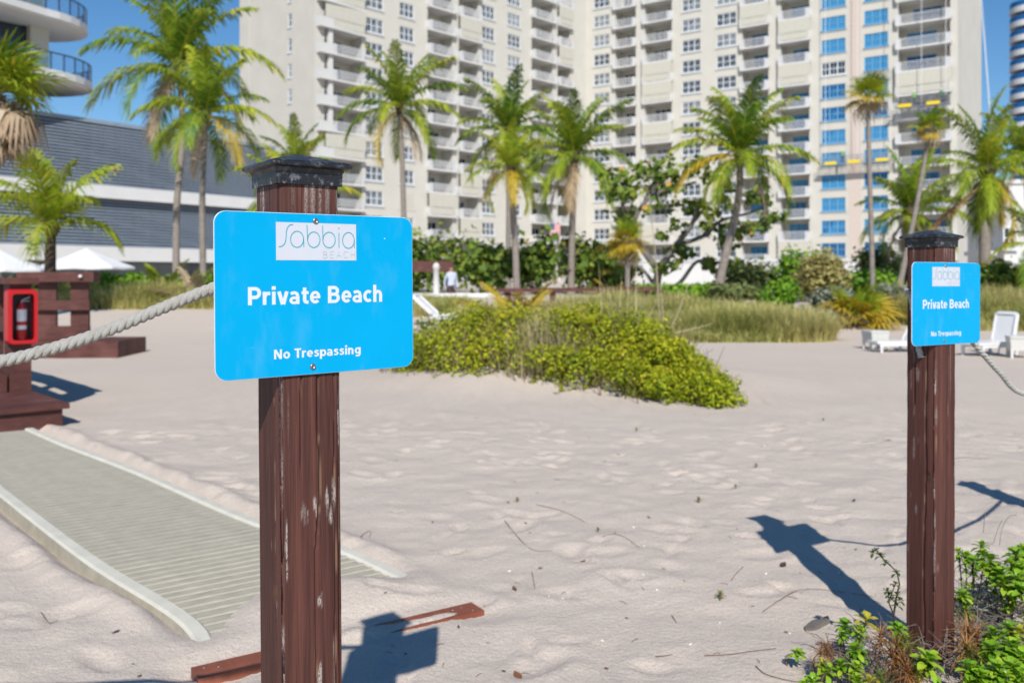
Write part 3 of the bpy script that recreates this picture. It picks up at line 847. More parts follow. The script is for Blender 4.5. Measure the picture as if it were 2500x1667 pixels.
wing_build(rw, -.25, ue_, fr, M_CREAM, (kk * e0.y - e0.x) / (inn.x - kk * inn.y), .13, 11)
ps = MB(); ps.box(0, rw.u(2102) - rw.u(2072), -.012, 0, 1, NF * FH); rw.put('repair_strip', ps.mesh('repair_strip', M_PINK), rw.u(2072))
# end wall of the left wing, blank with one column of narrow windows
k585 = (585 - CX) / F
ew = Wing(tower, lw.o[0], lw.o[1], -lw.d[1] * -1, lw.d[0] * -1)
iv = lw.M.to_3x3() @ Vector((0, 1, 0))
tt = (k585 * lw.o[1] - lw.o[0]) / (iv.x - k585 * iv.y)
em = MB(); top = NF * FH + .6
em.box(.003, .40, .40, 5.0, 0, top); em.box(.003, .40, 5.7, tt, 0, top)
z = 0
for k in range(NF): em.box(.006, .40, 5.0, 5.7, z, k * FH + .8); z = k * FH + 2.4
em.box(.006, .40, 5.0, 5.7, z, top); em.box(.4, 12, tt - .4, tt, 0, top)
lw.put('end_wall', em.mesh('end_wall', M_CREAM2))
WE = window_meshes(.7, 1.6, M_FRAME, M_GLASS, 1)
for k in range(NF):
    o = lw.put('window', WE[0], 0, 5.7, k * FH + .8, rz=-PI / 2); lw.put('pane', WE[1], 0, 5.7, k * FH + .8, parent=o, rz=-PI / 2)

# low podium wall in front of the tower
pod = MB(); pod.box(0, 26, 0, .4, 0, 2.5); pod.box(-.1, 26.1, -.1, .5, 2.5, 2.7)
tag(obj('podium_wall', pod.mesh('podium_wall', M_BWHITE), None, Matrix.Translation(P(1560, 700, 88).to_2d().to_3d()) @ Matrix.Rotation(R(-20), 4, 'Z')), 'low white podium wall at the foot of the tower behind the trees', 'wall')

# hanging work platforms, their ropes and the people on them
M_ALU = plain('platform_grey', (.30, .31, .33), .45, .15, 3, metal=.3)
M_YEL = plain('platform_yellow', (.75, .56, .03), .5, .1)
M_LINE = plain('white_line', (.68, .68, .69), .7, .05)
def work_platform(label, xa, xb, ypix, yel):
    ua, ub = rw.u(xa), rw.u(xb); d = rw.at((ua + ub) / 2, 0, 0).y; z = EYE + (HY - ypix) / F * d
    c = rw.at(ua, -1.75, z); o = empty('work_platform', c, 0, label, 'platform', 'hanging work platforms on the tower')
    w = ub - ua
    b = MB(); b.box(0, w, -1.75, -1.05, 0, .12); rw.put('deck', b.mesh('deck', M_ALU), ua, 0, z, parent=o)
    g = MB()
    for yy in (-1.75, -1.09):
        for zz in (.35, .7, 1.05): g.box(0, w, yy, yy + .05, zz, zz + .05)
        n = 6
        for k in range(n + 1): g.box(w * k / n - (.03 if k else 0), w * k / n + .03, yy - .003, yy + .053, .12, 1.1)
    rw.put('guard_rail', g.mesh('guard_rail', M_ALU), ua, 0, z, parent=o)
    for f in yel:
        y = MB(); y.box(-.75, .75, -1.80, -1.757, .02, .42); rw.put('yellow_panel', y.mesh('yellow_panel', M_YEL), ua + w * f, 0, z, parent=o)
    for f in (.06, .5, .94):
        r_ = MB(); r_.tube([(0, 0, 0), (0, .0, NF * FH + .5 - z)], .035, 5); rw.put('rope', r_.mesh('rope', M_LINE), ua + w * f, -1.42, z + 1.0, parent=o)
    return (ua, w, z)
p1_ = work_platform('hanging grey work platform with yellow panels lower on the tower', 2012, 2192, 402, (.14, .46, .83))
p2_ = work_platform('hanging grey work platform higher up across the tower balconies', 2190, 2322, 264, (.2, .72))
ln_ = MB(); ln_.tube([P(2388, -40, 104), P(2402, 90, 104), P(2412, 220, 104), P(2424, 380, 104)], .035, 5)
ln_.tube([P(2394, -40, 104), P(2406, 120, 104), P(2416, 250, 104), P(2424, 380, 104)], .03, 5)
tag(obj('rigging_line', ln_.mesh('rigging_line', M_LINE)), 'white rigging lines hanging beside the right end of the tower', 'rope')

# people: one skin-grown body each, coloured by height (shoes, trousers, shirt, skin, hair)
def person(label, pos, rz, pose, shirt, trousers, cat='person', hair=(.03, .02, .015), hat=None, group=None):
    J = pose; names = list(J)
    edges = [('pel', 'spi'), ('spi', 'che'), ('che', 'nec'), ('nec', 'hea'), ('hea', 'top'), ('che', 'shl'), ('shl', 'ell'), ('ell', 'wrl'), ('wrl', 'hal'), ('che', 'shr'), ('shr', 'elr'), ('elr', 'wrr'), ('wrr', 'har'), ('pel', 'hil'), ('hil', 'knl'), ('knl', 'anl'), ('anl', 'tol'), ('pel', 'hir'), ('hir', 'knr'), ('knr', 'anr'), ('anr', 'tor')]
    rad = dict(pel=(.15, .11), spi=(.135, .10), che=(.165, .115), nec=(.055, .055), hea=(.085, .10), top=(.07, .08), shl=(.07, .065), shr=(.07, .065), ell=(.045, .045), elr=(.045, .045), wrl=(.033, .028), wrr=(.033, .028), hal=(.04, .02), har=(.04, .02), hil=(.09, .09), hir=(.09, .09), knl=(.06, .06), knr=(.06, .06), anl=(.04, .045), anr=(.04, .045), tol=(.045, .03), tor=(.045, .03))
    me = bpy.data.meshes.new('person'); me.from_pydata([J[n] for n in names], [(names.index(a), names.index(b)) for a, b in edges], [])
    o = bpy.data.objects.new('person_tmp', me); COL.objects.link(o)
    sk = o.modifiers.new('s', 'SKIN'); sk.use_smooth_shade = True
    for i, n in enumerate(names): me.skin_vertices[0].data[i].radius = rad[n]
    me.skin_vertices[0].data[names.index('pel')].use_root = True
    o.modifiers.new('u', 'SUBSURF').levels = 2
    dg = bpy.context.evaluated_depsgraph_get(); m2 = bpy.data.meshes.new_from_object(o.evaluated_get(dg)); bpy.data.objects.remove(o)
    sk_ = plain('skin', (.42, .24, .16), .55, .06)
    m2.materials.clear()
    for q in (sk_, plain('shirt', shirt, .8, .1), plain('trousers', trousers, .8, .1), plain('hair', hair, .7, .1)): m2.materials.append(q)
    hd = Vector(J['hea']); hip = J['pel'][2] + .02
    for p in m2.polygons:
        c = p.center; r_ = c - hd
        if r_.length < .17 and c.z > J['nec'][2] + .02: p.material_index = 3 if (r_.z > .045 or r_.y > .03 and r_.z > -.06) else 0
        elif (Vector(J['hal']) - c).length < .09 or (Vector(J['har']) - c).length < .09 or c.z > J['nec'][2] - .02: p.material_index = 0
        elif c.z > hip or min((Vector(J[k]) - c).length for k in ('ell', 'elr', 'wrl', 'wrr')) < .13: p.material_index = 1
        else: p.material_index = 2
    m2.name = 'person'
    b = obj('person', m2, None, Matrix.Translation(pos) @ Matrix.Rotation(rz, 4, 'Z'))
    tag(b, label, cat, group)
    hm = plain('face_detail', (.05, .03, .025), .5, .05)
    for sx in (-.032, .032):
        e = MB(); e.lathe([(.002, -.006), (.011, 0), (.002, .006)], 6); obj('eye', e.mesh('eye', hm), b, Matrix.Translation((J['hea'][0] + sx, J['hea'][1] - .092, J['hea'][2] + .01)), local=True)
    if hat:
        h = MB(); h.lathe([(.135, 0), (.13, .02), (.112, .03), (.10, .085), (.06, .12), (.004, .13)], 12); obj('hard_hat', h.mesh('hard_hat', plain('hat', hat, .4, .05)), b, Matrix.Translation((J['hea'][0], J['hea'][1], J['hea'][2] + .045)), local=True)
    return b
STAND = dict(pel=(0, 0, .95), spi=(0, 0, 1.12), che=(0, .0, 1.33), nec=(0, 0, 1.50), hea=(0, -.02, 1.61), top=(0, -.02, 1.70), shl=(-.17, 0, 1.40), ell=(-.23, .02, 1.13), wrl=(-.22, -.08, .91), hal=(-.22, -.11, .82), shr=(.17, 0, 1.40), elr=(.23, .02, 1.13), wrr=(.22, -.06, .90), har=(.22, -.08, .81), hil=(-.09, 0, .90), knl=(-.10, -.02, .49), anl=(-.10, .03, .09), tol=(-.11, -.12, .04), hir=(.09, 0, .90), knr=(.10, -.02, .49), anr=(.10, .03, .09), tor=(.11, -.12, .04))
WORK = dict(STAND, ell=(-.26, .14, 1.22), wrl=(-.15, .36, 1.30), hal=(-.13, .44, 1.32), elr=(.27, .12, 1.16), wrr=(.16, .33, 1.18), har=(.14, .41, 1.2))
for (ua, w, z), f, lab in ((p1_, .30, 'worker in a green vest on the lower hanging platform'), (p2_, .36, 'worker in a green vest at the left of the upper hanging platform'), (p2_, .86, 'worker in a dark green shirt at the right end of the upper hanging platform')):
    person(lab, rw.at(ua + w * f, -1.42, z + .12), math.atan2(rw.d[1], rw.d[0]), WORK, (.16, .42, .08) if 'vest' in lab else (.05, .20, .09), (.05, .06, .09), hat=(.75, .75, .72), group='workers on the tower')

# national flag on a low balcony rail
fg = empty('flag', P(1328, 540, 124), 0, 'small red and white striped flag with blue canton hanging on a balcony', 'flag')
M_FR = plain('flag_red', (.62, .09, .10), .7, .05); M_FW = plain('flag_white', (.72, .66, .66), .7, .05); M_FB = plain('flag_blue', (.05, .08, .25), .7, .05)
fp = rw and lw.u(1342); fM = lw.M @ Matrix.Translation((lw.u(1328), -1.25, EYE + (HY - 572) / F * 124))
for k in range(13):
    s_ = MB(); s_.box(0, 2.2, 0, .02, k * .135, (k + 1) * .135); obj('stripe', s_.mesh('stripe', (M_FR, M_FW)[k % 2]), fg, fM)
s_ = MB(); s_.box(0, .9, -.012, -.004, 6 * .135, 13 * .135)
for i in range(5):
    for j in range(4): s_.box(.10 + i * .17, .15 + i * .17, -.017, -.0125, .90 + j * .21, .95 + j * .21, 1)
obj('canton', s_.mesh('canton', M_FB, M_FW), fg, fM)

# ------------------------------------------------------------------ hotel with dark louvre screen and curved white balconies (left)
M_SLAT = plain('blue_grey_slat', (.22, .265, .325), .55, .12, 2)
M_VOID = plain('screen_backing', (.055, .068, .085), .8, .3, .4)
M_SHADEBAND = plain('painted_shade', (.012, .015, .02), .7, .1)  # near-black colour standing in for shadow bands across the slat screen
M_SLABW = plain('white_slab', (.62, .615, .60), .7, .04, 1)
M_HGLASS = glassy('hotel_glass', (.03, .045, .06), (.22, .27, .32), .35)
M_MULL = plain('dark_mullion', (.03, .034, .042), .5, .1)
def rail_glass():
    q = NT('balcony_glass'); q.set(.03, .5); q.col((.55, .75, .88)); q.b.inputs['Transmission Weight'].default_value = .9; q.b.inputs['IOR'].default_value = 1.05; return q.mat
M_RGLASS = rail_glass()
hotel = empty('hotel', (-30, 52, 0), 0, 'modern hotel with dark slatted screen and curved white balconies at far left', 'building')
hw_ = Wing(hotel, -29.7, 51.0, .581, .814)
ua, ub = hw_.u(-420), hw_.u(672)
for z0, z1 in ((2.95, 6.05), (6.85, 10.75)):
    n = int((z1 - z0) / .20)
    sl = MB(); sl.add([(ua, -.05, 0), (ub, -.05, 0), (ub, -.02, .085), (ua, -.02, .085), (ua, -.02, -.01), (ub, -.02, -.01), (ub, .01, .08), (ua, .01, .08)], [(0, 1, 2, 3), (7, 6, 5, 4), (4, 5, 1, 0), (3, 2, 6, 7), (0, 3, 7, 4), (1, 5, 6, 2)])
    SLM = sl.mesh('slat', M_SLAT)
    for k in range(n): hw_.put('slat', SLM, 0, 0, z0 + .08 + k * .20)
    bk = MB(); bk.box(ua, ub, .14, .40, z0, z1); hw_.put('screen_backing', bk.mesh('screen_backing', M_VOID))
    for k in range(9):  # added diagonal dark strips behind the slats, imitating cast shadow
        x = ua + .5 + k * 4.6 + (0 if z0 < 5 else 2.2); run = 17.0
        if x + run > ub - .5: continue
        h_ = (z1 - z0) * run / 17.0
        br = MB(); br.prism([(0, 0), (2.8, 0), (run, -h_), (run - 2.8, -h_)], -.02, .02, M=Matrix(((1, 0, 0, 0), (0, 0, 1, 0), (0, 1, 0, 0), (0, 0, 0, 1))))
        hw_.put('shade_band', br.mesh('shade_band', M_SHADEBAND), x, .06, z1)
for z0, z1, yo in ((6.05, 6.85, -.45), (2.05, 2.95, -1.2), (10.75, 11.0, -.05)):
    b = MB(); b.box(ua, ub, yo, .75, z0, z1); hw_.put('white_band' if z0 < 9 else 'coping', b.mesh('band', M_SLABW if z0 < 9 else M_SLAT))
gl = MB(); gl.box(ua, ub, 2.2, 2.4, 0, 2.05); hw_.put('ground_floor_glass', gl.mesh('ground_floor_glass', M_HGLASS))
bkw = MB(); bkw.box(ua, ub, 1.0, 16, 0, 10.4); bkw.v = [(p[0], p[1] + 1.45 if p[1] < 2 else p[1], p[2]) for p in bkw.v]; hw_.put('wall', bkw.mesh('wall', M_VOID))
ut = hw_.u(238)
def slab_poly(y0, y1, uend):
    c = (y0 + y1) / 2; r_ = (y1 - y0) / 2
    return [(ua - 6, y0 - 3.2)] + [(uend - r_ * 1.15 + r_ * 1.15 * math.sin(R(a)), c - r_ * math.cos(R(a))) for a in range(0, 181, 12)] + [(ua - 6, y1)]
for i, z in enumerate((12.85, 16.35, 19.85)):
    ue = ut + (.3, .0, -.4)[i]
    b = MB(); b.prism(slab_poly(-1.6, 5.4, ue), z, z + .42); b.prism(slab_poly(-1.35, 5.15, ue - .3), z - .08, z)
    s_ = hw_.put('balcony_slab', b.mesh('balcony_slab', M_SLABW))
    gp = MB(); wu = ue - 4.0
    gp.box(ua - 6, wu, 1.4, 1.6, z + .42, z + 3.42); hw_.put('glass_wall', gp.mesh('glass_wall', M_HGLASS))
    for k in range(7):
        mm = MB(); mm.box(-.06, .06, 1.28, 1.398, z + .42, z + 3.42); hw_.put('mullion', mm.mesh('mullion', M_MULL), wu - .2 - k * 1.9)
    wl = MB(); wl.box(wu, wu + 1.1, .9, 3.4, z + .42, z + 3.42); hw_.put('pier', wl.mesh('pier', M_CREAM2))
    path = slab_poly(-1.5, 5.3, ue - .08)[:16]
    gr = MB(); pr_ = MB()
    for (a, b2) in zip(path[:-1], path[1:]):
        d = Vector((b2[0] - a[0], b2[1] - a[1], 0)); L = d.length; M_ = Matrix.Translation((a[0], a[1], z + .42)) @ Matrix.Rotation(math.atan2(d.y, d.x), 4, 'Z')
        gr.box(0, L, -.008, .008, .08, .98, M=M_); pr_.box(0, L, -.035, .035, 1.0, 1.06, M=M_)
        for k in range(max(1, int(L / 1.6))): pr_.box(k * 1.6 - .03, k * 1.6 + .03, -.028, .028, 0, .998, M=M_)
    rl = hw_.put('railing', pr_.mesh('railing', M_MULL)); hw_.put('glass_panel', gr.mesh('glass_panel', M_RGLASS), parent=rl)

# ------------------------------------------------------------------ far right: tower with blue glass balconies, white low house
bt = empty('distant_tower', P(2540, 690, 185), 0, 'distant tower with stacked curved blue glass balconies at the right edge', 'building')
c0 = P(2560, 690, 185)
tw = MB(); tw.box(3, 24, 2, 5, -2, 62); obj('wall', tw.mesh('wall', M_BWHITE), bt, Matrix.Translation((c0.x, c0.y, 0)))
M_BTB = plain('blue_balcony_glass', (.015, .10, .27), .15, .2, .4)
sl = MB(); bl_ = MB()
poly = [(-4.6 - 2.4 * math.sin(R(a)), 1.5 - 3.2 * math.cos(R(a))) for a in range(0, 181, 15)] + [(20, 4.7), (20, -1.7)]
sl.prism(poly, 0, 1.15); bl_.prism([(x * .992, y * .97 + .04) for x, y in poly], 1.15, 2.25)
SLm, BLm = sl.mesh('balcony', M_BWHITE), bl_.mesh('glass_front', M_BTB)
for k in range(2, 20):
    o = obj('balcony', SLm, bt, Matrix.Translation((c0.x - .4, c0.y - 1, k * 3.03 - 1.2))); obj('glass_front', BLm, o, Matrix.Translation((c0.x - .4, c0.y - 1, k * 3.03 - 1.2)))
wh = empty('white_house', P(2470, 690, 62), 0, 'plain white low building with small dark window at the right edge', 'building')
c1 = P(2452, 690, 62)
b = MB(); b.box(0, 22, 0, 5, 0, 7.6); b.box(-.15, 22.1, -.15, 5.1, 7.6, 7.9); b.box(-1.3, 0, .6, 3, 2.6, 2.9)
obj('wall', b.mesh('wall', M_BWHITE), wh, Matrix.Translation((c1.x, c1.y, 0)))
for k in range(2):
    WQ = window_meshes(.9, 1.5, M_FRAME, M_GLASS, 1)
    M_ = Matrix.Translation((c1.x - .14 + k * 3.2, c1.y - .18, .95 + (1 - k) * 2.1)); o = obj('window', WQ[0], wh, M_); obj('pane', WQ[1], o, M_)

# ------------------------------------------------------------------ palms
G1 = [(0, (.030, .080, .010)), (.4, (.105, .205, .022)), (.75, (.27, .36, .034)), (1, (.50, .44, .05))]
G2 = [(0, (.11, .19, .016)), (.45, (.26, .36, .026)), (.8, (.40, .44, .036)), (1, (.56, .45, .05))]
M_FROND = leafmat('palm_frond_green', G1, .32, .5, .14)
M_FRONDY = leafmat('palm_frond_yellow_green', G2, .34, .5, .14)
M_GOLD = leafmat('palm_frond_gold', [(0, (.25, .19, .02)), (.5, (.46, .34, .025)), (1, (.56, .40, .05))], .3, .5, .3)
M_DEAD = leafmat('dead_frond', [(0, (.22, .15, .09)), (.5, (.42, .31, .20)), (1, (.56, .46, .34))], .2, .8, .1)
M_RUST = leafmat('rusty_frond', [(0, (.22, .09, .04)), (.5, (.40, .19, .09)), (1, (.46, .28, .14))], .2, .7, .1)
M_RACH = plain('palm_rachis', (.34, .30, .05), .5, .2, 3)
def bark(name, c):
    q = NT(name); q.set(.9, .15)
    v = q.coord('Object', (1, 1, 9)); f = q.noise(v, 3, 5, .7); g = q.noise(q.coord('Object'), 8, 4)
    k = q.ramp(f, [(.3, tuple(x * .62 for x in c)), (.7, tuple(x * 1.12 for x in c))]); q.col(q.mix(.35, k, q.ramp(g, [(.3, tuple(x * .6 for x in c)), (.7, tuple(x * 1.2 for x in c))])))
    q.bump(f, .5, .03); return q.mat
M_TRUNK = bark('palm_trunk', (.27, .235, .205)); M_TRUNKD = bark('dark_palm_trunk', (.10, .075, .055)); M_BARK = bark('grey_bark', (.20, .18, .165))
def frond_arrays(L, elev, droop, leaf, seed, n=50, stiff=0.0):
    rd = rng(seed); k = 16
    th = elev - droop * (np.linspace(0, 1, k) ** 1.25)
    p = np.zeros((k, 3)); tw = rd.uniform(-.14, .14)
    for i in range(1, k):
        p[i] = p[i - 1] + L / (k - 1) * np.array([math.cos(th[i]), tw * i / k, math.sin(th[i])])
    s = np.linspace(0, 1, k); V = []; Q = []; rn = []
    for sg in (-1, 1):
        for i in range(n):
            f = .10 + .90 * (i + rd.uniform(-.3, .3)) / n; f = min(max(f, .05), .995)
            b = np.array([np.interp(f, s, p[:, j]) for j in range(3)])
            a = np.interp(f, s, th); t = np.array([math.cos(a), 0, math.sin(a)]); nrm = np.array([-math.sin(a), 0, math.cos(a)])
            ll = leaf * (math.sin(PI * min(.12 + f * .80, 1)) ** .7) * rd.uniform(.8, 1.1)
            spread = .95 - .55 * f
            d = t * (.45 + .55 * f) + np.array([0, sg, 0]) * spread + nrm * rd.uniform(.10, .38)
            d /= np.linalg.norm(d)
            g = np.array([0, 0, -1.0]) * ll
            w = .036 * L / 2.6 * rd.uniform(.8, 1.2) + .006
            wd = t * w
            m1 = b + d * ll * .5 + g * rd.uniform(.03, .12) * (1 - stiff); e = b + d * ll * .92 + g * rd.uniform(.25, .75) * (1 - stiff)
            o = len(V); V += [b - wd * .5, b + wd * .5, m1 + wd * .7, m1 - wd * .7, e + wd * .15, e - wd * .15]
            Q += [(o, o + 1, o + 2, o + 3), (o + 3, o + 2, o + 4, o + 5)]
            r_ = np.clip(.42 + rd.normal(0, .16) + .18 * f, 0, 1); rn += [r_, min(1, r_ + .08)]
    rv = .028 * L / 2.6
    base = len(V)
    for i in range(k):
        rr = rv * (1 - .85 * i / k); t = np.array([math.cos(th[i]), 0, math.sin(th[i])]); nrm = np.array([-math.sin(th[i]), 0, math.cos(th[i])])
        for a in range(4):
            V.append(p[i] + (np.array([0, 1, 0]) * math.cos(a * PI / 2) + nrm * math.sin(a * PI / 2)) * rr)
    for i in range(k - 1):
        for a in range(4):
            Q.append((base + i * 4 + a, base + i * 4 + (a + 1) % 4, base + (i + 1) * 4 + (a + 1) % 4, base + (i + 1) * 4 + a)); rn.append(.95)
    return np.array(V), np.array(Q), np.array(rn)
_FR = {}
def frond(L, elev, droop, leaf, seed, mat, stiff=0.0):
    key = (round(L, 2), round(elev, 2), round(droop, 2), round(leaf, 2), seed, mat.name)
    if key not in _FR:
        V, Q, r_ = frond_arrays(L, elev, droop, leaf, seed, stiff=stiff); _FR[key] = np_mesh('frond', V, Q, mat, r_)
    return _FR[key]
def trunk(parent, path, r0, r1, mat, seed):
    pts = catmull([tuple(p) for p in path], 12); n = len(pts); b = MB()
    rad = [r0 + (r1 - r0) * min(1, i / n * 1.2) + (.35 * r0 * max(0, 1 - i / n * 9)) + .02 * r0 * math.sin(i * 2.4 + seed) for i in range(n)]
    b.tube(pts, rad, 9); return b.build('trunk', mat, parent)
def palm(label, base, crown, L, n, seed, path=(), r0=.15, r1=.11, lean_el=(75, -35), yellow=.25, dead=2, leaf=None, tmat=None, goldlow=0.2, dropw=1.0, group='coconut palms behind the beach', name='coconut_palm'):
    base = Vector(base); base.z = min(base.z, hz(base.x, base.y) + .02); crown = Vector(crown); rd = random.Random(seed)
    root = empty(name, base, 0, label, 'palm tree', group)
    trunk(root, [base] + [Vector(q) for q in path] + [crown + Vector((0, 0, .05))], r0, r1, tmat or M_TRUNK, seed)
    bs = MB(); bs.lathe([(r1 * .9, -.25 * L / 2.6), (r1 * 1.7, -.05), (r1 * 1.9, .12 * L / 2.6), (r1 * 1.0, .38 * L / 2.6), (.02, .6 * L / 2.6)], 9, crown); bs.build('crown_shaft', M_TRUNKD, root)
    leaf = leaf or L * .25; goldlow *= .5; dead = min(dead, 1 + seed % 2) if dead < 5 else dead; n = int(n * 1.08)
    for i in range(n):
        f = i / max(1, n - 1); el = R(min(88, lean_el[0] + 8) + (lean_el[1] + 8 - lean_el[0]) * f ** 1.25) + rd.uniform(-.10, .10)
        el = round(el / .15) * .15
        az = i * 2.39996 + rd.uniform(-.25, .25)
        dr = round((R(34) + R(62) * f + rd.uniform(-.15, .2)) * dropw / .2) * .2
        m = M_FROND
        if rd.random() < yellow + .12: m = M_FRONDY
        if f > .75 and rd.random() < goldlow: m = M_GOLD
        sc = rd.uniform(.86, 1.18)
        obj('frond', frond(L, el, dr, leaf, seed % 3 + i % 2, m), root, Matrix.Translation(crown + Vector((0, 0, .1 * (1 - f)))) @ Matrix.Rotation(az, 4, 'Z') @ Matrix.Diagonal((sc, sc, sc, 1)))
    for i in range(dead):
        az = rd.uniform(0, 2 * PI)
        obj('dead_frond', frond(L * .8, R(-45), R(45), leaf * .8, 1, M_DEAD), root, Matrix.Translation(crown - Vector((0, 0, .1))) @ Matrix.Rotation(az, 4, 'Z'))
    return root
def fan_mesh(r, mat, seed, nb=22, pet=.8, droop=.35):
    rd = rng(seed); V = []; Q = []; rn = []
    L = r * pet
    for a in range(4):
        c, s = math.cos(a * PI / 2) * .012, math.sin(a * PI / 2) * .012
        V += [(0, c, s), (L, c * .6, s * .6)]
    for a in range(4): Q.append((2 * a, 2 * ((a + 1) % 4), 2 * ((a + 1) % 4) + 1, 2 * a + 1)); rn.append(.9)
    for i in range(nb):
        a = R(-150 + 300 * i / (nb - 1)) * .92; ll = r * (1 - .25 * abs(a) / PI) * rd.uniform(.88, 1.06)
        d = np.array([math.cos(a), math.sin(a), 0]); w = np.array([-d[1], d[0], 0]) * r * .052
        b = np.array([L, 0, 0]); m1 = b + d * ll * .55 + np.array([0, 0, .06 * r * (i % 2) - .03 * r]); e = b + d * ll + np.array([0, 0, -droop * ll * rd.uniform(.4, 1.1)])
        o = len(V); V += [b - w * .15, b + w * .15, m1 + w, m1 - w, e + w * .12, e - w * .12]; Q += [(o, o + 1, o + 2, o + 3), (o + 3, o + 2, o + 4, o + 5)]
        q = np.clip(rd.normal(.5, .18), 0, 1); rn += [q, min(1, q + .1)]
    return np_mesh('frond', np.array(V, float), np.array(Q), mat, np.array(rn))
def fan_palm(label, base, crown, r, n, seed, path=(), r0=.07, r1=.06, mats=None, skirt=0, el=(80, -40), pet=.8, name='fan_palm', group='fan palms on the dune', tmat=None):
    base = Vector(base); base.z = min(base.z, hz(base.x, base.y) + .02); crown = Vector(crown); rd = random.Random(seed)
    root = empty(name, base, 0, label, 'palm tree', group)
    trunk(root, [base] + [Vector(q) for q in path] + [crown], r0, r1, tmat or M_TRUNK, seed)
    mats = mats or (M_FROND, M_FRONDY, M_GOLD)
    F_ = {(m.name, k): fan_mesh(r, m, k, pet=pet) for m in set(mats) for k in (1, 2)}; D_ = fan_mesh(r * .95, M_DEAD, 4, nb=16, pet=pet * .8, droop=.9)
    for i in range(n):
        f = i / max(1, n - 1); m = mats[min(len(mats) - 1, int(f * len(mats) + rd.uniform(-.35, .35)))] if f > .05 else mats[0]
        e = R(el[0] + (el[1] - el[0]) * f) + rd.uniform(-.12, .12)
        obj('frond', F_[(m.name, 1 + i % 2)], root, Matrix.Translation(crown) @ Matrix.Rotation(i * 2.39996 + rd.uniform(-.2, .2), 4, 'Z') @ Matrix.Rotation(-e, 4, 'Y') @ Matrix.Rotation(rd.uniform(-.4, .4), 4, 'X') @ Matrix.Diagonal((*([rd.uniform(.85, 1.1)] * 3), 1)))
    for i in range(skirt):
        obj('dead_frond', D_, root, Matrix.Translation(crown - Vector((0, 0, rd.uniform(0, .35) * r))) @ Matrix.Rotation(i * 2.39996, 4, 'Z') @ Matrix.Rotation(R(rd.uniform(8, 85)), 4, 'Y') @ Matrix.Diagonal((*([rd.uniform(.8, 1.1)] * 3), 1)))
    return root
# left group
palm('tallest coconut palm at left, crown touching the top of the picture', P(430, 705, 31), P(436, 165, 31), 3.5, 22, 3, [P(432, 500, 31), P(446, 330, 31)], .13, .10, yellow=.15, goldlow=.1, lean_el=(84, -22))
palm('coconut palm in front of the tallest one, with yellow drooping fronds', P(497, 700, 28), P(503, 285, 28), 2.45, 20, 6, [P(494, 480, 28)], .11, .085, yellow=.5, goldlow=.5)
palm('short young coconut palm beside the boardwalk rail at left', P(122, 700, 22), P(124, 560, 22), 2.0, 11, 9, (), .16, .12, lean_el=(86, 18), yellow=.85, dead=0, tmat=M_TRUNKD, goldlow=.0, dropw=1.05, leaf=.78)
fan_palm('big shaggy fan palm with a skirt of dead fronds at the left edge', P(-60, 720, 17), P(-4, 232, 17), .74, 22, 4, (), .15, .14, (M_FROND, M_FRONDY, M_FRONDY), 60, (85, 0), tmat=M_TRUNKD)
palm('low palm crown showing behind the cap of the nearest post', P(718, 720, 36), P(722, 405, 36), 2.0, 14, 14, (), .12, .1, yellow=.4, goldlow=.3)
palm('low yellowing palm hidden behind the nearest post and sign', P(716, 715, 24), P(716, 500, 24), 1.75, 15, 15, (), .12, .1, yellow=.9, goldlow=.9)
# middle group
palm('slender coconut palm just right of the nearest sign', P(992, 690, 37), P(975, 268, 37), 2.85, 20, 21, [P(986, 540, 37), P(982, 400, 37)], .125, .10, yellow=.25)
palm('rear palm of the centre pair, dark green crown', P(1240, 690, 41), P(1243, 330, 41), 2.9, 19, 24, (), .13, .10, yellow=.1, goldlow=.05)
palm('front palm of the centre pair, bright yellow green low crown', P(1262, 706, 30), P(1247, 418, 30), 1.75, 18, 27, [P(1258, 600, 30), P(1252, 500, 30)], .125, .10, yellow=.8, goldlow=.6, dead=1)
palm('full dark green coconut palm right of the centre pair', P(1394, 690, 34), P(1402, 385, 34), 2.8, 22, 31, [P(1396, 600, 34)], .15, .12, yellow=.15, goldlow=.15)
palm('coconut palm with curved leaning trunk in front of the tower', P(1748, 690, 26), P(1806, 385, 26), 2.25, 22, 36, [P(1772, 620, 26), P(1797, 520, 26), P(1806, 450, 26)], .135, .10, yellow=.2, goldlow=.25)
fan_palm('small fan palm with bright yellow crown on a thin trunk in the dune', P(1533, 745, 23), P(1531, 588, 23), .40, 22, 41, (), .075, .06, (M_FRONDY, M_GOLD, M_GOLD), 3, (82, -55))
# right group
fan_palm('very tall thin fan palm rising straight at right', P(2131, 800, 19), P(2119, 236, 19), .36, 18, 45, [P(2128, 600, 19), P(2122, 400, 19)], .06, .045, (M_FROND, M_FRONDY, M_GOLD), 4, (80, -30))
fan_palm('thin fan palm with leaning curved trunk beside the tall one', P(2188, 745, 22), P(2268, 312, 22), .34, 16, 47, [P(2206, 650, 22), P(2232, 530, 22), P(2256, 400, 22)], .08, .05, (M_FROND, M_FRONDY, M_GOLD), 5, (80, -30))
fan_palm('low golden palmetto round the foot of the tall thin palm', P(2090, 812, 17.5), P(2092, 790, 17.5), .55, 20, 49, (), .10, .10, (M_FRONDY, M_GOLD, M_GOLD), 8, (75, 0), tmat=M_TRUNKD)
palm('large coconut palm behind the right sign with long yellow midribs', P(2402, 700, 25), P(2408, 425, 25), 2.1, 20, 52, (), .17, .13, yellow=.65, goldlow=.35, lean_el=(82, -60))
palm('shaggy coconut palm with rusty fronds behind the right post', P(2225, 705, 29), P(2222, 520, 29), 2.0, 18, 55, (), .16, .13, yellow=.3, goldlow=.6, dead=5)
rf = Matrix.Translation(P(2395, 455, 24.6))
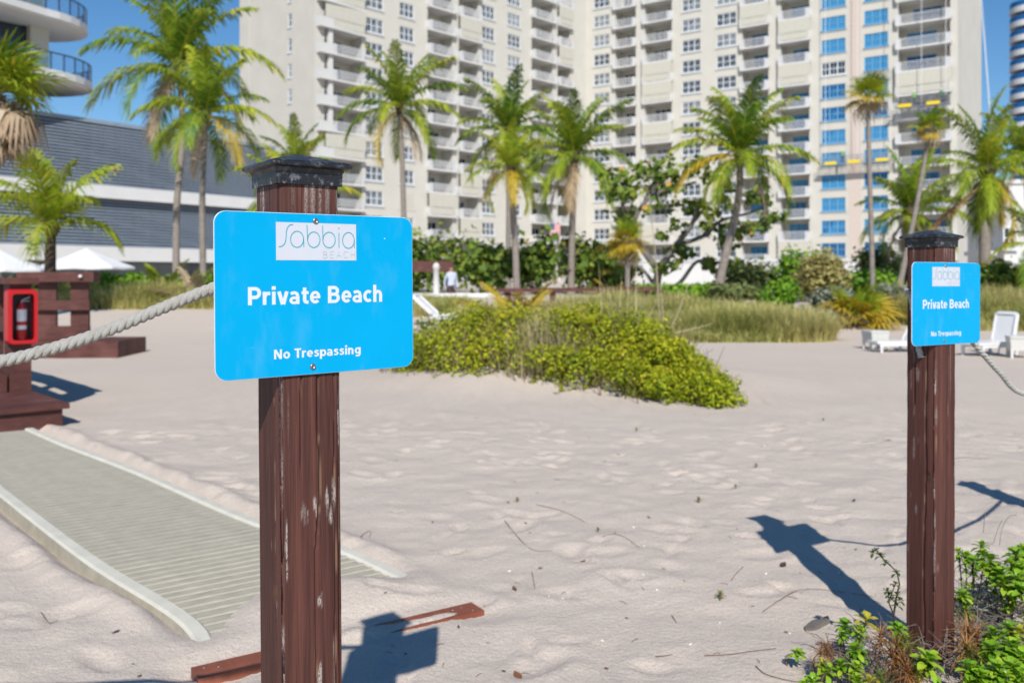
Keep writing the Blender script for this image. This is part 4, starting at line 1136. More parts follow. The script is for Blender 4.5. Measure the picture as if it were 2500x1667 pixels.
dp = empty('fallen_frond', P(2395, 455, 24.6), 0, 'long rusty dead frond hanging slantwise left of the large right palm', 'palm frond')
obj('leaflets', frond(2.3, R(-38), R(12), .42, 2, M_RUST), dp, rf @ Matrix.Rotation(R(172), 4, 'Z'))
palm('dark coconut palm behind, cut by the right edge', P(2520, 700, 36), P(2505, 385, 36), 2.4, 18, 58, (), .15, .12, yellow=.05, goldlow=0)
palm('small green palm low at the right edge', P(2530, 720, 22), P(2530, 600, 22), 1.35, 13, 61, (), .12, .10, yellow=.3, dead=0)
# seedlings and low dying palms
def seedling(label, pos, L, n, seed, mat, el=(80, 15)):
    rd = random.Random(seed); pos = Vector(pos); pos.z = hz(pos.x, pos.y); root = empty('palm_seedling', pos, 0, label, 'palm seedling', 'young palms in the dune')
    for i in range(n):
        f = i / max(1, n - 1)
        obj('frond', frond(L, round(R(el[0] + (el[1] - el[0]) * f) / .15) * .15, .6, L * .26, 1 + i % 2, mat, .5), root, Matrix.Translation(pos) @ Matrix.Rotation(i * 2.4 + rd.uniform(-.3, .3), 4, 'Z'))
seedling('golden dying palm seedling behind the green mound', P(1262, 748, 16.5), 1.35, 10, 3, M_GOLD, (70, 5))
seedling('orange palm seedling in the dune grass right of centre', P(1735, 745, 17.5), .55, 5, 5, M_GOLD, (75, 50))
seedling('yellow green palm seedling below the palms at left', P(405, 720, 23), 1.3, 8, 8, M_FRONDY)
seedling('yellow palm seedling left of the small yellow fan palm', P(1500, 735, 24), .9, 7, 13, M_GOLD, (70, 20))
seedling('tan palm seedling beside the trunk nearest the sign at left', P(478, 712, 22), 1.2, 7, 17, M_DEAD)

# ------------------------------------------------------------------ shrubs and trees
def leaf_cloud(lumps, n, size, seed, asp=.55, up=.5, hollow=.55, flat=1.0):
    """n leaf blades spread through lumps [(centre, radii)], mostly near their surface, plus a random value per leaf"""
    rd = rng(seed); vol = np.array([r_[0] * r_[1] + r_[1] * r_[2] + r_[0] * r_[2] for c, r_ in lumps]); pick = rd.choice(len(lumps), n, p=vol / vol.sum())
    C = np.array([c for c, r_ in lumps], float)[pick]; Rr = np.array([r_ for c, r_ in lumps], float)[pick]
    d = rd.normal(size=(n, 3)); d /= np.linalg.norm(d, axis=1)[:, None]; rr = (hollow + (1 - hollow) * rd.random(n) ** .6) * (1 + .18 * rd.normal(size=n))
    p = C + d * Rr * rr[:, None]
    nr = d * .6 + rd.normal(size=(n, 3)) * .55 + np.array([0, 0, up]); nr /= np.linalg.norm(nr, axis=1)[:, None]
    a = np.cross(nr, rd.normal(size=(n, 3))); a /= np.linalg.norm(a, axis=1)[:, None]; b = np.cross(nr, a)
    s = size * rd.choice([.6, .8, 1.0, 1.3, 1.6], n)[:, None] * rd.uniform(.85, 1.15, n)[:, None]
    V = np.stack([p - a * s, p + b * s * asp + nr * s * .10, p + a * s, p - b * s * asp + nr * s * .10], 1).reshape(-1, 3)
    Q = np.arange(4 * n).reshape(n, 4)
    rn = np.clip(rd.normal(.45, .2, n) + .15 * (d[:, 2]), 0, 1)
    return V, Q, rn
GREENS = dict(
    grape=[(0, (.045, .085, .016)), (.45, (.135, .215, .036)), (.8, (.27, .33, .05)), (1, (.50, .30, .07))],
    bright=[(0, (0.053, 0.128, 0.012)), (.5, (0.143, 0.300, 0.021)), (1, (0.285, 0.435, 0.045))],
    lime=[(0, (.10, .15, .010)), (.45, (.29, .345, .016)), (.85, (.47, .46, .024)), (1, (.58, .46, .05))],
    olive=[(0, (0.056, 0.088, 0.029)), (.5, (0.136, 0.176, 0.058)), (1, (0.272, 0.272, 0.096))],
    silver=[(0, (0.105, 0.128, 0.090)), (.5, (0.240, 0.270, 0.195)), (1, (0.405, 0.420, 0.330))],
    tan=[(0, (0.176, 0.160, 0.048)), (.5, (0.368, 0.320, 0.112)), (1, (0.544, 0.480, 0.208))],
    dark=[(0, (0.018, 0.036, 0.012)), (.5, (0.045, 0.081, 0.021)), (1, (0.105, 0.150, 0.038))])
LM = {k: leafmat('leaf_' + k, v, .26, .5, .15, .15) for k, v in GREENS.items()}
def shrub(name, label, px, ytop, ybase, wpx, d, kind, n, size, seed, cat='shrub', group='shrubs on the dune', lumps=6, depth=1.0, asp=.55, squash=1.0):
    rd = random.Random(seed); c = P(px, ybase, d); zb = hz(c.x, c.y); zt = P(px, ytop, d).z; w = wpx / F * d / 2; h = max(.25, zt - zb)
    root = empty(name, (c.x, c.y, zb), 0, label, cat, group); L = []
    for i in range(lumps):
        a = rd.uniform(0, 2 * PI); q = rd.uniform(.15, .62); r_ = rd.uniform(.38, .60)
        L.append(((c.x + math.cos(a) * q * w, c.y + math.sin(a) * q * w * depth, zb + h * rd.uniform(.34, .70)), (w * r_, w * r_ * depth, h * rd.uniform(.26, .38) * squash)))
    L.append(((c.x, c.y, zb + h * .42), (w * .8, w * .7 * depth, h * .42)))
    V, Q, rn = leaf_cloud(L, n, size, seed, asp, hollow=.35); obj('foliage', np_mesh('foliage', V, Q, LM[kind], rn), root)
    st = MB()
    for i in range(5):
        a = rd.uniform(0, 2 * PI); t = rd.uniform(.2, .7) * w; st.tube([(c.x, c.y, zb - .05), (c.x + math.cos(a) * t * .4, c.y + math.sin(a) * t * .4, zb + h * .3), (c.x + math.cos(a) * t, c.y + math.sin(a) * t, zb + h * rd.uniform(.5, .8))], [.03, .02, .008], 5)
    st.build('stems', M_BARK, root)
    return root
# sea grape hedge across the middle
for i, (px, yt, wp, dd, lab) in enumerate((
        (1010, 556, 140, 39, 'dark sea grape bush touching the right edge of the nearest sign'),
        (1098, 545, 165, 39.5, 'sea grape bush with orange leaves above the brown pergola'),
        (1190, 572, 140, 33, 'sea grape bush left of the front centre palm trunk'),
        (1308, 556, 150, 34, 'sea grape bush between the two centre palm trunks'),
        (1420, 560, 150, 36, 'dark sea grape bush right of the full dark palm trunk'),
        (1490, 590, 130, 34, 'sea grape bush behind the small yellow fan palm'))):
    shrub('sea_grape_bush', lab, px, yt, (716 if i > 1 else 690), wp * 1.15, dd, 'grape', 980 if i > 1 else 900, .118, 70 + i, group='sea grape hedge in the middle', asp=.8, lumps=8)
# green growth at left behind the rail
for i, (px, yt, wp, k, lab) in enumerate(((255, 660, 120, 'bright', 'bright green bush right behind the wooden rail'), (350, 668, 150, 'bright', 'green bush under the umbrella edge at left'), (455, 662, 150, 'olive', 'olive bush left of the nearest sign edge'), (560, 655, 160, 'bright', 'green bush hidden mostly behind the nearest sign'), (160, 668, 110, 'dark', 'dark bush behind the wooden rail'), (40, 672, 150, 'dark', 'dark bush behind the red extinguisher cabinet'))):
    shrub('bush', lab, px, yt, 742, wp, 25, k, 1700, .075, 90 + i, group='bushes behind the boardwalk at left')
# right side
for i, (px, yt, yb, wp, dd, k, n, sz, lab) in enumerate((
        (1560, 690, 740, 190, 24, 'bright', 2200, .06, 'clipped bright hedge left part behind the dune grass'),
        (1690, 690, 742, 190, 24, 'bright', 2200, .06, 'clipped bright hedge middle part behind the dune grass'),
        (1800, 692, 745, 170, 23, 'olive', 2000, .06, 'olive hedge part left of the bright green bush'),
        (1895, 672, 790, 120, 19, 'bright', 2600, .05, 'vivid green round bush beside the tan feathery shrub'),
        (1830, 640, 720, 200, 30, 'olive', 2200, .08, 'brownish bush below the leaning palm at its right'),
        (2000, 590, 745, 150, 24, 'tan', 3200, .055, 'tan feathery shrub in front of the blue windows'),
        (2045, 690, 800, 150, 18.5, 'silver', 3000, .05, 'silver grey shrub left of the tall thin palm'),
        (1985, 752, 815, 130, 16.5, 'silver', 2400, .045, 'low silver grey shrub at the right end of the dune grass'),
        (2110, 645, 730, 170, 26, 'bright', 2400, .07, 'green shrub behind the tall thin palm trunk'),
        (1960, 600, 730, 170, 28, 'bright', 2200, .075, 'green shrub behind the tan feathery shrub'),
        (2150, 590, 700, 160, 32, 'olive', 1800, .085, 'loose olive shrub right of the tall thin palm'),
        (2330, 640, 740, 150, 26, 'dark', 2400, .08, 'dark shrub behind the right sign'),
        (2450, 632, 735, 170, 24, 'grape', 2600, .08, 'dark green hedge bush at the right edge above the lounger'),
        (2180, 690, 800, 120, 19, 'silver', 2000, .05, 'grey shrub just left of the right post'),
        (2210, 640, 720, 140, 28, 'dark', 1800, .08, 'dark shrub at the foot of the shaggy palm'))):
    shrub('shrub', lab, px, yt, yb, wp, dd, k, n, sz, 120 + i)

# sea grape tree with grey limbs, centre right
tr = empty('sea_grape_tree', P(1640, 715, 30), 0, 'open sea grape tree with dark branches left of the leaning palm', 'tree')
tb = P(1640, 715, 30); limbs = MB()
def LP(x, y, dd=0): return tuple(P(x, y, 30 + dd))
paths = [([(1600, 712), (1610, 660), (1650, 600), (1690, 545), (1700, 500)], .17), ([(1610, 665), (1570, 610), (1545, 560), (1570, 500), (1620, 465), (1700, 445)], .13), ([(1650, 600), (1720, 575), (1760, 540), (1830, 520), (1880, 500)], .09), ([(1545, 560), (1520, 500), (1540, 440), (1600, 430)], .08), ([(1620, 712), (1660, 690), (1700, 640), (1740, 640), (1790, 650)], .09), ([(1690, 545), (1740, 490), (1790, 460)], .07), ([(1570, 500), (1600, 440), (1660, 415)], .06), ([(1600, 700), (1560, 650), (1500, 640)], .08)]
rdm = random.Random(4); ends = []
for pth_, r_ in paths:
    dd = rdm.uniform(-1.2, 1.2); pts = catmull([LP(x, y, dd * k / len(pth_)) for k, (x, y) in enumerate(pth_)], 6)
    limbs.tube(pts, [r_ * (1 - .75 * k / len(pts)) for k in range(len(pts))], 7); ends += pts[len(pts) // 3:]
limbs.build('trunk', M_BARK, tr)
lump = []
for k in range(46):
    e = rdm.choice(ends); lump.append(((e[0] + rdm.uniform(-.6, .6), e[1] + rdm.uniform(-.9, .9), e[2] + rdm.uniform(-.35, .55)), (rdm.uniform(.2, .5),) * 2 + (rdm.uniform(.15, .32),)))
for x, y in ((1530, 440), (1580, 410), (1640, 425), (1700, 400), (1850, 480), (1870, 540), (1830, 560), (1520, 520), (1500, 470), (1780, 590), (1740, 430)):
    c = LP(x, y, rdm.uniform(-1, 1)); lump.append((c, (.55, .5, .35)))
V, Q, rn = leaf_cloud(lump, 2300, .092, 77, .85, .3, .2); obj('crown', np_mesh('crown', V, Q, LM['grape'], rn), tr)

# ------------------------------------------------------------------ sprawling green mound in the open sand
cm = P(1390, 920, 8.9); cm.z = 0
mound = empty('beach_shrub_mound', (cm.x, cm.y, 0), 0, 'sprawling yellow green beach shrub mound in the open sand', 'shrub')
ml = []; rdm = random.Random(9)
prof = [(1010, 812, 10.2, .45), (1070, 775, 10.0, .55), (1130, 745, 9.8, .6), (1200, 740, 9.6, .6), (1270, 744, 9.4, .62), (1340, 744, 9.2, .62), (1410, 750, 9.0, .65), (1480, 754, 8.8, .65), (1545, 766, 8.6, .62), (1600, 790, 8.4, .55), (1645, 826, 8.2, .48), (1685, 868, 8.0, .38), (1722, 915, 7.85, .28), (1752, 950, 7.75, .18)]
for px, yt, d, wd in prof:
    c = P(px, yt, d); g0 = hz(c.x, c.y); h = max(.12, c.z - g0)
    for k in range(4):
        t = k / 3.0; yy = d + (t - .5) * 1.5 * min(1, wd * 1.7)
        hh = h * (.55 + .45 * math.sin(PI * min(1, .25 + t * .6)))
        if k == 0: hh = h * rdm.uniform(.50, .74)
        g1 = hz(c.x, yy)
        ml.append(((c.x + rdm.uniform(-.06, .06), yy, g1 + hh * .38), (wd * .42, .36, hh * .60)))
ml0 = list(ml)
for c, r_ in ml0:
    for k in range(4):
        a = rdm.uniform(0, 2 * PI); e = rdm.uniform(.15, 1.3); v = Vector((math.cos(a) * math.cos(e), math.sin(a) * math.cos(e), math.sin(e))); q_ = rdm.uniform(.07, .15)
        ml.append(((c[0] + v.x * r_[0] * .95, c[1] + v.y * r_[1] * .95, c[2] + v.z * r_[2] * .97), (q_ * 1.2, q_ * 1.2, q_ * .8)))
V, Q, rn = leaf_cloud(ml, 88000, .0165, 31, .5, .75, .60)
gz = hgt(V[:, 0], V[:, 1]); keep = (V[:, 2].reshape(-1, 4).min(1) > gz.reshape(-1, 4).min(1) - .01)
px_ = V[:, 0].reshape(-1, 4)[:, 0]; py_ = V[:, 1].reshape(-1, 4)[:, 0]
gap = vnoise(px_ * 2.1 + 4, py_ * 2.1) ; gap = .6 * gap + .4 * vnoise(px_ * 7, py_ * 7 + 3); keep &= (gap + rng(5).random(len(gap)) * .5 > .42)
idx = np.where(keep)[0]; V = V.reshape(-1, 4, 3)[idx].reshape(-1, 3); rn = np.clip(rn[idx] + .45 * (vnoise(px_[idx] * 3, py_[idx] * 3) - .5), 0, 1)
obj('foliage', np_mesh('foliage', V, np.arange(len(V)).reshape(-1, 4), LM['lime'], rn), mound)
M_STRAW = leafmat('dry_grass', [(0, (.27, .22, .11)), (.5, (.50, .42, .24)), (1, (.64, .56, .36))], .35, .8, .1)
M_DGRASS = leafmat('dune_grass', [(0, (.25, .29, .07)), (.3, (.44, .44, .13)), (.65, (.62, .54, .23)), (1, (.70, .60, .34))], .38, .7, .15, .1)
M_TWIG = plain('grey_twig', (.20, .165, .145), .9, .3, 30); M_TWIGB = plain('brown_twig', (.17, .095, .06), .9, .3, 30)
tw = MB()
for k in range(420):
    c, r_ = rdm.choice(ml0[:44]); a = rdm.uniform(0, 2 * PI); x, y = c[0] + rdm.uniform(-.35, .35), c[1] + rdm.uniform(-.35, .35); z = hz(x, y); hh = rdm.uniform(.4, .9) * r_[2] * 1.9
    tw.tube([(x, y, z), (x + math.cos(a) * .08, y + math.sin(a) * .08, z + hh * .6), (x + math.cos(a) * .2, y + math.sin(a) * .2, z + hh)], [.005, .004, .002], 3, cap=False)
tag(tw.build('stems', M_TWIGB, mound), kind='stuff')
def blades(xs, ys, hs, seed, w=.006, bend=.5, zoff=0.0, z0=None):
    rd = rng(seed); n = len(xs); z = (hgt(xs, ys) if z0 is None else z0) - .02 + zoff; a = rd.uniform(0, 2 * PI, n); b = rd.uniform(.1, 1, n) * bend
    dx, dy = np.cos(a), np.sin(a); px, py = -dy, dx
    ww = w * rd.uniform(.7, 1.3, n)
    def pt(f, s): 
        return np.stack([xs + dx * hs * b * f ** 2 + px * ww * s, ys + dy * hs * b * f ** 2 + py * ww * s, z + hs * (f - .25 * b * f ** 2)], 1)
    V = np.stack([pt(0, -1), pt(0, 1), pt(.55, .85), pt(.55, -.85), pt(1, .15), pt(1, -.15)], 1).reshape(-1, 3)
    o = np.arange(n)[:, None] * 6; Q = np.concatenate([o + np.array([0, 1, 2, 3]), o + np.array([3, 2, 4, 5])], 1).reshape(-1, 4)
    r_ = np.clip(rd.normal(.5, .22, n), 0, 1); return V, Q, np.repeat(r_, 2)
# dry grass tufts growing out of the mound
rg = rng(3); bx = []; by = []; bh = []
for px, yb, d, nn, hh in ((1310, 890, 8.6, 320, .55), (1345, 900, 8.45, 200, .5), (1180, 800, 9.5, 160, .5), (1060, 790, 9.9, 160, .5), (1250, 770, 9.4, 180, .6), (1690, 880, 8.15, 160, .30), (1400, 760, 9.1, 120, .55), (1620, 830, 8.5, 160, .5), (1120, 870, 9.2, 160, .45), (1460, 860, 8.5, 120, .4), (1230, 880, 9.0, 160, .4), (1580, 900, 8.2, 110, .35), (1390, 800, 8.9, 120, .45), (1540, 800, 8.7, 60, .9)):
    c = P(px, yb, d); bx += list(rg.normal(c.x, .13, nn)); by += list(rg.normal(c.y, .13, nn)); bh += list(hh * rg.uniform(.5, 1.2, nn))
bx, by, bh = map(np.array, (bx, by, bh)); zo = np.array([max(0, P(0, 0, 1).z * 0 + .12) for _ in bx])
V, Q, rn = blades(bx, by, bh, 8, .0045, .75); obj('dry_grass', np_mesh('dry_grass', V, Q, M_STRAW, rn), mound)
# runners creeping out over the sand along the front edge
rl_ = []; rs_ = MB()
for k in range(34):
    px, yt, d, wd = rdm.choice(prof[:-4]); x = P(px, yt, d).x + rdm.uniform(-.2, .2); y = d - .62 * min(1, wd * 1.7); a = rdm.uniform(-2.3, -.5); L_ = rdm.uniform(.15, .5); pp = []
    for t in range(7):
        x += math.cos(a) * L_ / 6; y += math.sin(a) * L_ / 6; a += rdm.uniform(-.35, .35); z = hz(x, y); pp.append((x, y, z + .012))
        rl_.append(((x, y, z + .02), (.028, .028, .016)))
    rs_.tube(pp, .0025, 3, cap=False)
V, Q, rn = leaf_cloud(rl_, 2600, .013, 41, .5, .8, .2); obj('runner_leaves', np_mesh('runner_leaves', V, Q, LM['lime'], rn), mound)['kind'] = 'stuff'
rs_.build('runners', M_TWIGB, mound)['kind'] = 'stuff'
# two tall bare stalks
sk = MB()
for x0, y0, x1, y1 in ((1618, 812, 1610, 690), (1628, 822, 1682, 690), (1640, 815, 1740, 790), (1612, 812, 1585, 480)): sk.tube([P(x0, y0, 9), P((x0 + x1) / 2 + 4, (y0 + y1) / 2, 9), P(x1, y1, 9)], [.008, .006, .003], 4)
sk.build('dry_stalks', plain('straw_stalk', (.42, .35, .22), .8, .2), mound)

# ------------------------------------------------------------------ dune grass
def grass(label, polys, n, hmin, hmax, seed, mat=None, w=.008):
    rd = rng(seed); xs = []; ys = []
    for (x0, x1, y0, y1, share) in polys:
        k = int(n * share); xx = rd.uniform(x0, x1, k * 2); yy = rd.uniform(y0, y1, k * 2)
        cx, cy, rx, ry = (x0 + x1) / 2, (y0 + y1) / 2, (x1 - x0) / 2, (y1 - y0) / 2
        q = ((xx - cx) / rx) ** 4 + ((yy - cy) / ry) ** 4 < 1 + .5 * (vnoise(xx * 1.7, yy * 1.7) - .6); xs.append(xx[q]); ys.append(yy[q])
    xs = np.concatenate(xs); ys = np.concatenate(ys); hs = rd.uniform(hmin, hmax, len(xs)) * (.40 + 1.2 * vnoise(xs * 1.3, ys * 1.3 + 7)) * (.5 + .5 * sstep(0, .8, ys - polys[0][2] + .5 * vnoise(xs * 2, ys)))
    V, Q, rn = blades(xs, ys, hs, seed + 1, w, 1.1); rn = np.clip(rn + .7 * (np.repeat(vnoise(xs * .8 + 5, ys * .8), 2) - .5), 0, 1)
    return tag(obj('dune_grass', np_mesh('dune_grass', V, Q, mat or M_DGRASS, rn)), label, 'grass', kind='stuff')
grass('tan dune grass bank right of the green mound', [(1.4, 5.6, 14.3, 17.8, .85), (1.0, 4.8, 17, 21, .35)], 30000, .18, .52, 1)
grass('dune grass strip along the left beyond the sand', [(-11.5, -5.2, 20.6, 23.4, 1.0)], 15000, .22, .55, 2, w=.010)
grass('dune grass behind the green mound in the middle', [(-1.1, 2.2, 15.5, 19.5, .8), (-4.2, -.8, 19.0, 22, .5)], 14000, .14, .38, 3)
grass('dune grass bank at the right edge behind the lounger', [(8.0, 13.5, 16.6, 20, 1.0)], 13000, .25, .65, 4)

# ------------------------------------------------------------------ boardwalk stair, rail and extinguisher cabinet (left)
C0 = (-3.21, 6.35); BA = math.atan2(.68, .73)
MB0 = Matrix.Translation((C0[0], C0[1], 0)) @ Matrix.Rotation(BA, 4, 'Z')        # x along the step edge, y up the boardwalk
st = empty('wooden_step', MB0 @ Vector((-1.5, .4, 0)), 0, 'dark red brown wooden step at the lower left of the boardwalk', 'step')
b = MB(); b.box(-3.0, -.02, .03, .95, -.12, .125); b.build('riser', M_DECK, st, MB0)
for k in range(5):
    b = MB(); b.box(-3.03, .02 - .004 * (k % 2), k * .196, k * .196 + .186, .128, .165); b.build('plank', M_DECK, st, MB0)
nw = empty('newel_post', MB0 @ Vector((-.05, 1.1, .165)), 0, 'thick brown wooden post holding the red extinguisher cabinet', 'post')
b = MB(); b.box(-.13, .03, 1.02, 1.18, .0, 1.02); b.build('timber', M_DECK, nw, MB0)
br = empty('boardwalk_railing', MB0 @ Vector((-.05, 1.3, .16)), 0, 'wooden rail running back from the cabinet post at the left edge', 'railing')
for z0, z1 in ((1.02, 1.07),): b = MB(); b.box(-.17, .07, .96, 3.6, z0, z1); b.build('top_rail', M_DECK, br, MB0)
for z0, z1 in ((.62, .74), (.26, .42)): b = MB(); b.box(-.09, -.04, 1.182, 3.6, z0, z1); b.build('rail', M_DECK, br, MB0)
b = MB(); b.box(-3.2, -.15, 1.0, 3.6, 0, .30); b.build('deck_edge', M_DECK, br, MB0)
for yy in (1.75, 2.45, 3.1): b = MB(); b.box(-.04, .0, yy, yy + .16, .16, 1.02); b.build('baluster', M_DECK, br, MB0)
# far railing panel
fr_ = empty('boardwalk_railing', P(150, 862, 12.2), 0, 'far wooden railing panel with two wide boards behind the red cabinet', 'railing')
def pbox(x0, x1, y0, y1, d, th, name, par, mat=M_DECK, m=0):
    a = P(x0, y1, d); c = P(x1, y0, d); q = MB(); q.box(a.x, c.x, d, d + th, a.z, c.z); return q.build(name, mat, par)
pbox(40, 228, 664, 688, 12.0, .20, 'top_rail', fr_); pbox(40, 218, 733, 757, 12.05, .05, 'rail', fr_); pbox(40, 216, 796, 832, 12.05, .06, 'rail', fr_)
pbox(92, 137, 688.5, 850, 12.13, .05, 'board', fr_); pbox(172, 216, 688.5, 850, 12.13, .05, 'board', fr_); pbox(20, 60, 688.5, 850, 12.13, .05, 'board', fr_)
pbox(60, 288, 833, 876, 11.75, .9, 'step', fr_)
kn = MB(); kn.lathe([(.0, -.02), (.02, -.015), (.028, 0), (.02, .018), (.002, .024)], 10); kn.build('lamp_knob', plain('white_knob', (.7, .7, .7), .3, .02), fr_, Matrix.Translation(P(196, 675, 11.97)))
M_RED = plain('cabinet_red', (.48, .012, .016), .35, .08, 4); M_XRED = plain('extinguisher_red', (.36, .01, .014), .3, .05); M_XW = plain('white_label', (.62, .64, .67), .4, .05); M_XG = plain('lever_grey', (.36, .37, .40), .35, .1, metal=.5); M_CABB = plain('cabinet_back', (.05, .03, .035), .6, .1)
cabM = MB0 @ Matrix.Translation((-.168, .905, 1.08 - (840 - 675) / F * 7.05))
cab = empty('extinguisher_cabinet', cabM.translation, 0, 'red rounded fire extinguisher cabinet with clear window on the wooden post', 'cabinet')
cw, ch = .222, .440
o1 = rounded(cw, ch, .035, 5); i1 = [(.032 + x * (cw - .064) / cw, .036 + y * (ch - .072) / ch) for x, y in o1]; n = len(o1); b = MB()
b.add([(x, y, 0) for x, y in o1] + [(cw / 2 + (x - cw / 2) * .97, ch / 2 + (y - ch / 2) * .985, .10) for x, y in o1] + [(cw / 2 + (x - cw / 2) * .93, ch / 2 + (y - ch / 2) * .96, .115) for x, y in o1] + [(x, y, .115) for x, y in i1] + [(x, y, .02) for x, y in i1],
      [(r_ * n + i, r_ * n + (i + 1) % n, (r_ + 1) * n + (i + 1) % n, (r_ + 1) * n + i) for r_ in range(4) for i in range(n)])
upright(b); b.v = [(x, y + .115, z) for x, y, z in b.v]; b.build('frame', M_RED, cab, cabM)
b = MB(); b.box(.02, cw - .02, .09, .113, .02, ch - .02); b.build('back_panel', M_CABB, cab, cabM)
def pane_mat():
    q = NT('clear_window'); q.set(.02, .5); q.col((1, 1, 1)); q.b.inputs['Transmission Weight'].default_value = 1; q.b.inputs['IOR'].default_value = 1.03; return q.mat
b = MB(); b.box(.034, cw - .034, .008, .010, .038, ch - .038); b.build('window', pane_mat(), cab, cabM)
ex = empty('fire_extinguisher', cabM @ Vector((cw / 2, .055, .05)), 0, 'small fire extinguisher with white label inside the red cabinet', 'extinguisher')
def exl(name, prof, mat): q = MB(); q.lathe(prof, 16, (cw / 2 + .0, .052, 0)); q.build(name, mat, ex, cabM)
exl('cylinder', [(.034, .04), (.036, .05), (.036, .20), (.036, .285), (.030, .305), (.015, .32), (.012, .335)], M_XRED)
exl('label', [(.0366, .185), (.0368, .19), (.0368, .275), (.0366, .28)], M_XW); exl('label', [(.0366, .12), (.0368, .123), (.0368, .15), (.0366, .153)], M_XW)
b = MB(); b.tube([(cw / 2, .052, .33), (cw / 2, .05, .35), (cw / 2 + .03, .045, .365), (cw / 2 + .06, .04, .38)], .007, 6); b.tube([(cw / 2, .05, .345), (cw / 2 + .055, .045, .345)], .006, 6); b.build('lever', M_XG, ex, cabM)

# ------------------------------------------------------------------ umbrellas, loungers, tables
M_CANV = plain('white_canvas', (.66, .665, .68), .9, .05, 1.5); M_PLAS = plain('white_plastic', (.68, .68, .675), .42, .05, 2); M_PLAS2 = plain('off_white_plastic', (.60, .59, .545), .45, .06, 2)
def umbrella(label, x0, x1, ya, ye, d, rz):
    xc = (x0 + x1) / 2; top = P(xc, ya, d); edge = P(xc, ye, d).z; r_ = (x1 - x0) / 2 / F * d; g = hz(top.x, top.y)
    o = empty('umbrella', (top.x, top.y, g), rz, label, 'umbrella', 'white umbrellas by the hotel'); h = top.z - g; he = edge - g
    c = MB(); n = 8; V = [(0, 0, h)]; 
    for ring, f in ((1, .35), (2, .7), (3, 1.0)):
        for k in range(n * 2):
            a = 2 * PI * k / (n * 2); q = r_ * f * (1.0 if k % 2 == 0 else .95); V.append((q * math.cos(a), q * math.sin(a), he + (h - he) * (1 - f ** .92) - (.04 * f if k % 2 else 0)))
    for k in range(n * 2): V.append((V[1 + 2 * n * 2 + k][0], V[1 + 2 * n * 2 + k][1], V[1 + 2 * n * 2 + k][2] - .09))
    m = n * 2; fs = [(0, 1 + k, 1 + (k + 1) % m) for k in range(m)]
    for r0 in range(3): fs += [(1 + r0 * m + k, 1 + (r0 + 1) * m + k, 1 + (r0 + 1) * m + (k + 1) % m, 1 + r0 * m + (k + 1) % m) for k in range(m)]
    c.add(V, fs); c.build('canopy', M_CANV, o, local=True)
    p = MB(); p.tube([(0, 0, -.1), (0, 0, h + .05)], .025, 8); p.build('pole', M_PLAS, o, local=True)
    for k in range(n): q = MB(); a = 2 * PI * k / n; q.tube([(0, 0, he + (h - he) * .55), (r_ * .96 * math.cos(a), r_ * .96 * math.sin(a), he - .03)], .008, 4); q.build('rib', M_PLAS, o, local=True)
umbrella('white umbrella behind the young palm at left', 98, 322, 606, 652, 40, .2)
umbrella('white umbrella cut by the left edge of the picture', -110, 112, 611, 658, 37, .6)
def lounger(label, pos, rz, s, back=62, mat=None):
    pos = Vector(pos); pos.z = hz(pos.x, pos.y); o = empty('sun_lounger', pos, rz, label, 'sun lounger', 'white plastic loungers on the sand'); o.scale = (s, s, s); mat = mat or M_PLAS
    # x runs from the hinge towards the foot end; width along y
    def slab(L, w, t, r_, n=6):
        pl = rounded(L, w, r_, n); pl = [(x, y - w / 2) for x, y in pl]; q = MB(); q.prism(pl, -t, 0); return q
    slab(1.25, .64, .07, .05).build('seat', mat, o, Matrix.Translation((-.02, 0, .36)), local=True)
    bk = slab(.78, .64, .06, .12); bo = bk.build('backrest', mat, o, Matrix.Translation((0.0, 0, .35)) @ Matrix.Rotation(PI, 4, 'Z') @ Matrix.Rotation(-R(back), 4, 'Y'), local=True)
    rim = MB()
    for yy in (-.30, .27): rim.box(.02, .70, yy, yy + .03, .002, .03)
    rim.box(.70, .74, -.24, .24, .002, .03); rim.build('rim', mat, bo, local=True)
    for x, y in ((.08, -.28), (.08, .28), (1.1, -.28), (1.1, .28)):
        q = MB(); q.add([(x - .035, y - .03, .30), (x + .035, y - .03, .30), (x + .035, y + .03, .30), (x - .035, y + .03, .30), (x - .06, y - .025, -.02), (x + .01, y - .025, -.02), (x + .01, y + .025, -.02), (x - .06, y + .025, -.02)], [(0, 1, 2, 3), (7, 6, 5, 4), (0, 4, 5, 1), (1, 5, 6, 2), (2, 6, 7, 3), (3, 7, 4, 0)]); q.build('leg', mat, o, local=True)
    for sg in (-1, 1): q = MB(); q.tube([(-.28, sg * .26, .30), (-.22, sg * .25, .02), (.0, sg * .25, .01)], .022, 6); q.build('back_support', mat, o, local=True)
    q = MB(); q.box(-.1, 1.1, -.31, -.27, .22, .28); q.build('side_rail', mat, o, local=True); q = MB(); q.box(-.1, 1.1, .27, .31, .22, .28); q.build('side_rail', mat, o, local=True)
lounger('white sun lounger with upright back at the right edge, facing left', P(2446, 870, 12.2), R(205), .54, 76, M_PLAS)
lounger('white sun lounger mostly hidden behind the right post', P(2216, 858, 12.7), R(190), .46, 62)
lounger('white sun lounger just right of the nearest sign', P(1064, 806, 17.4), R(-10), .74, 42)
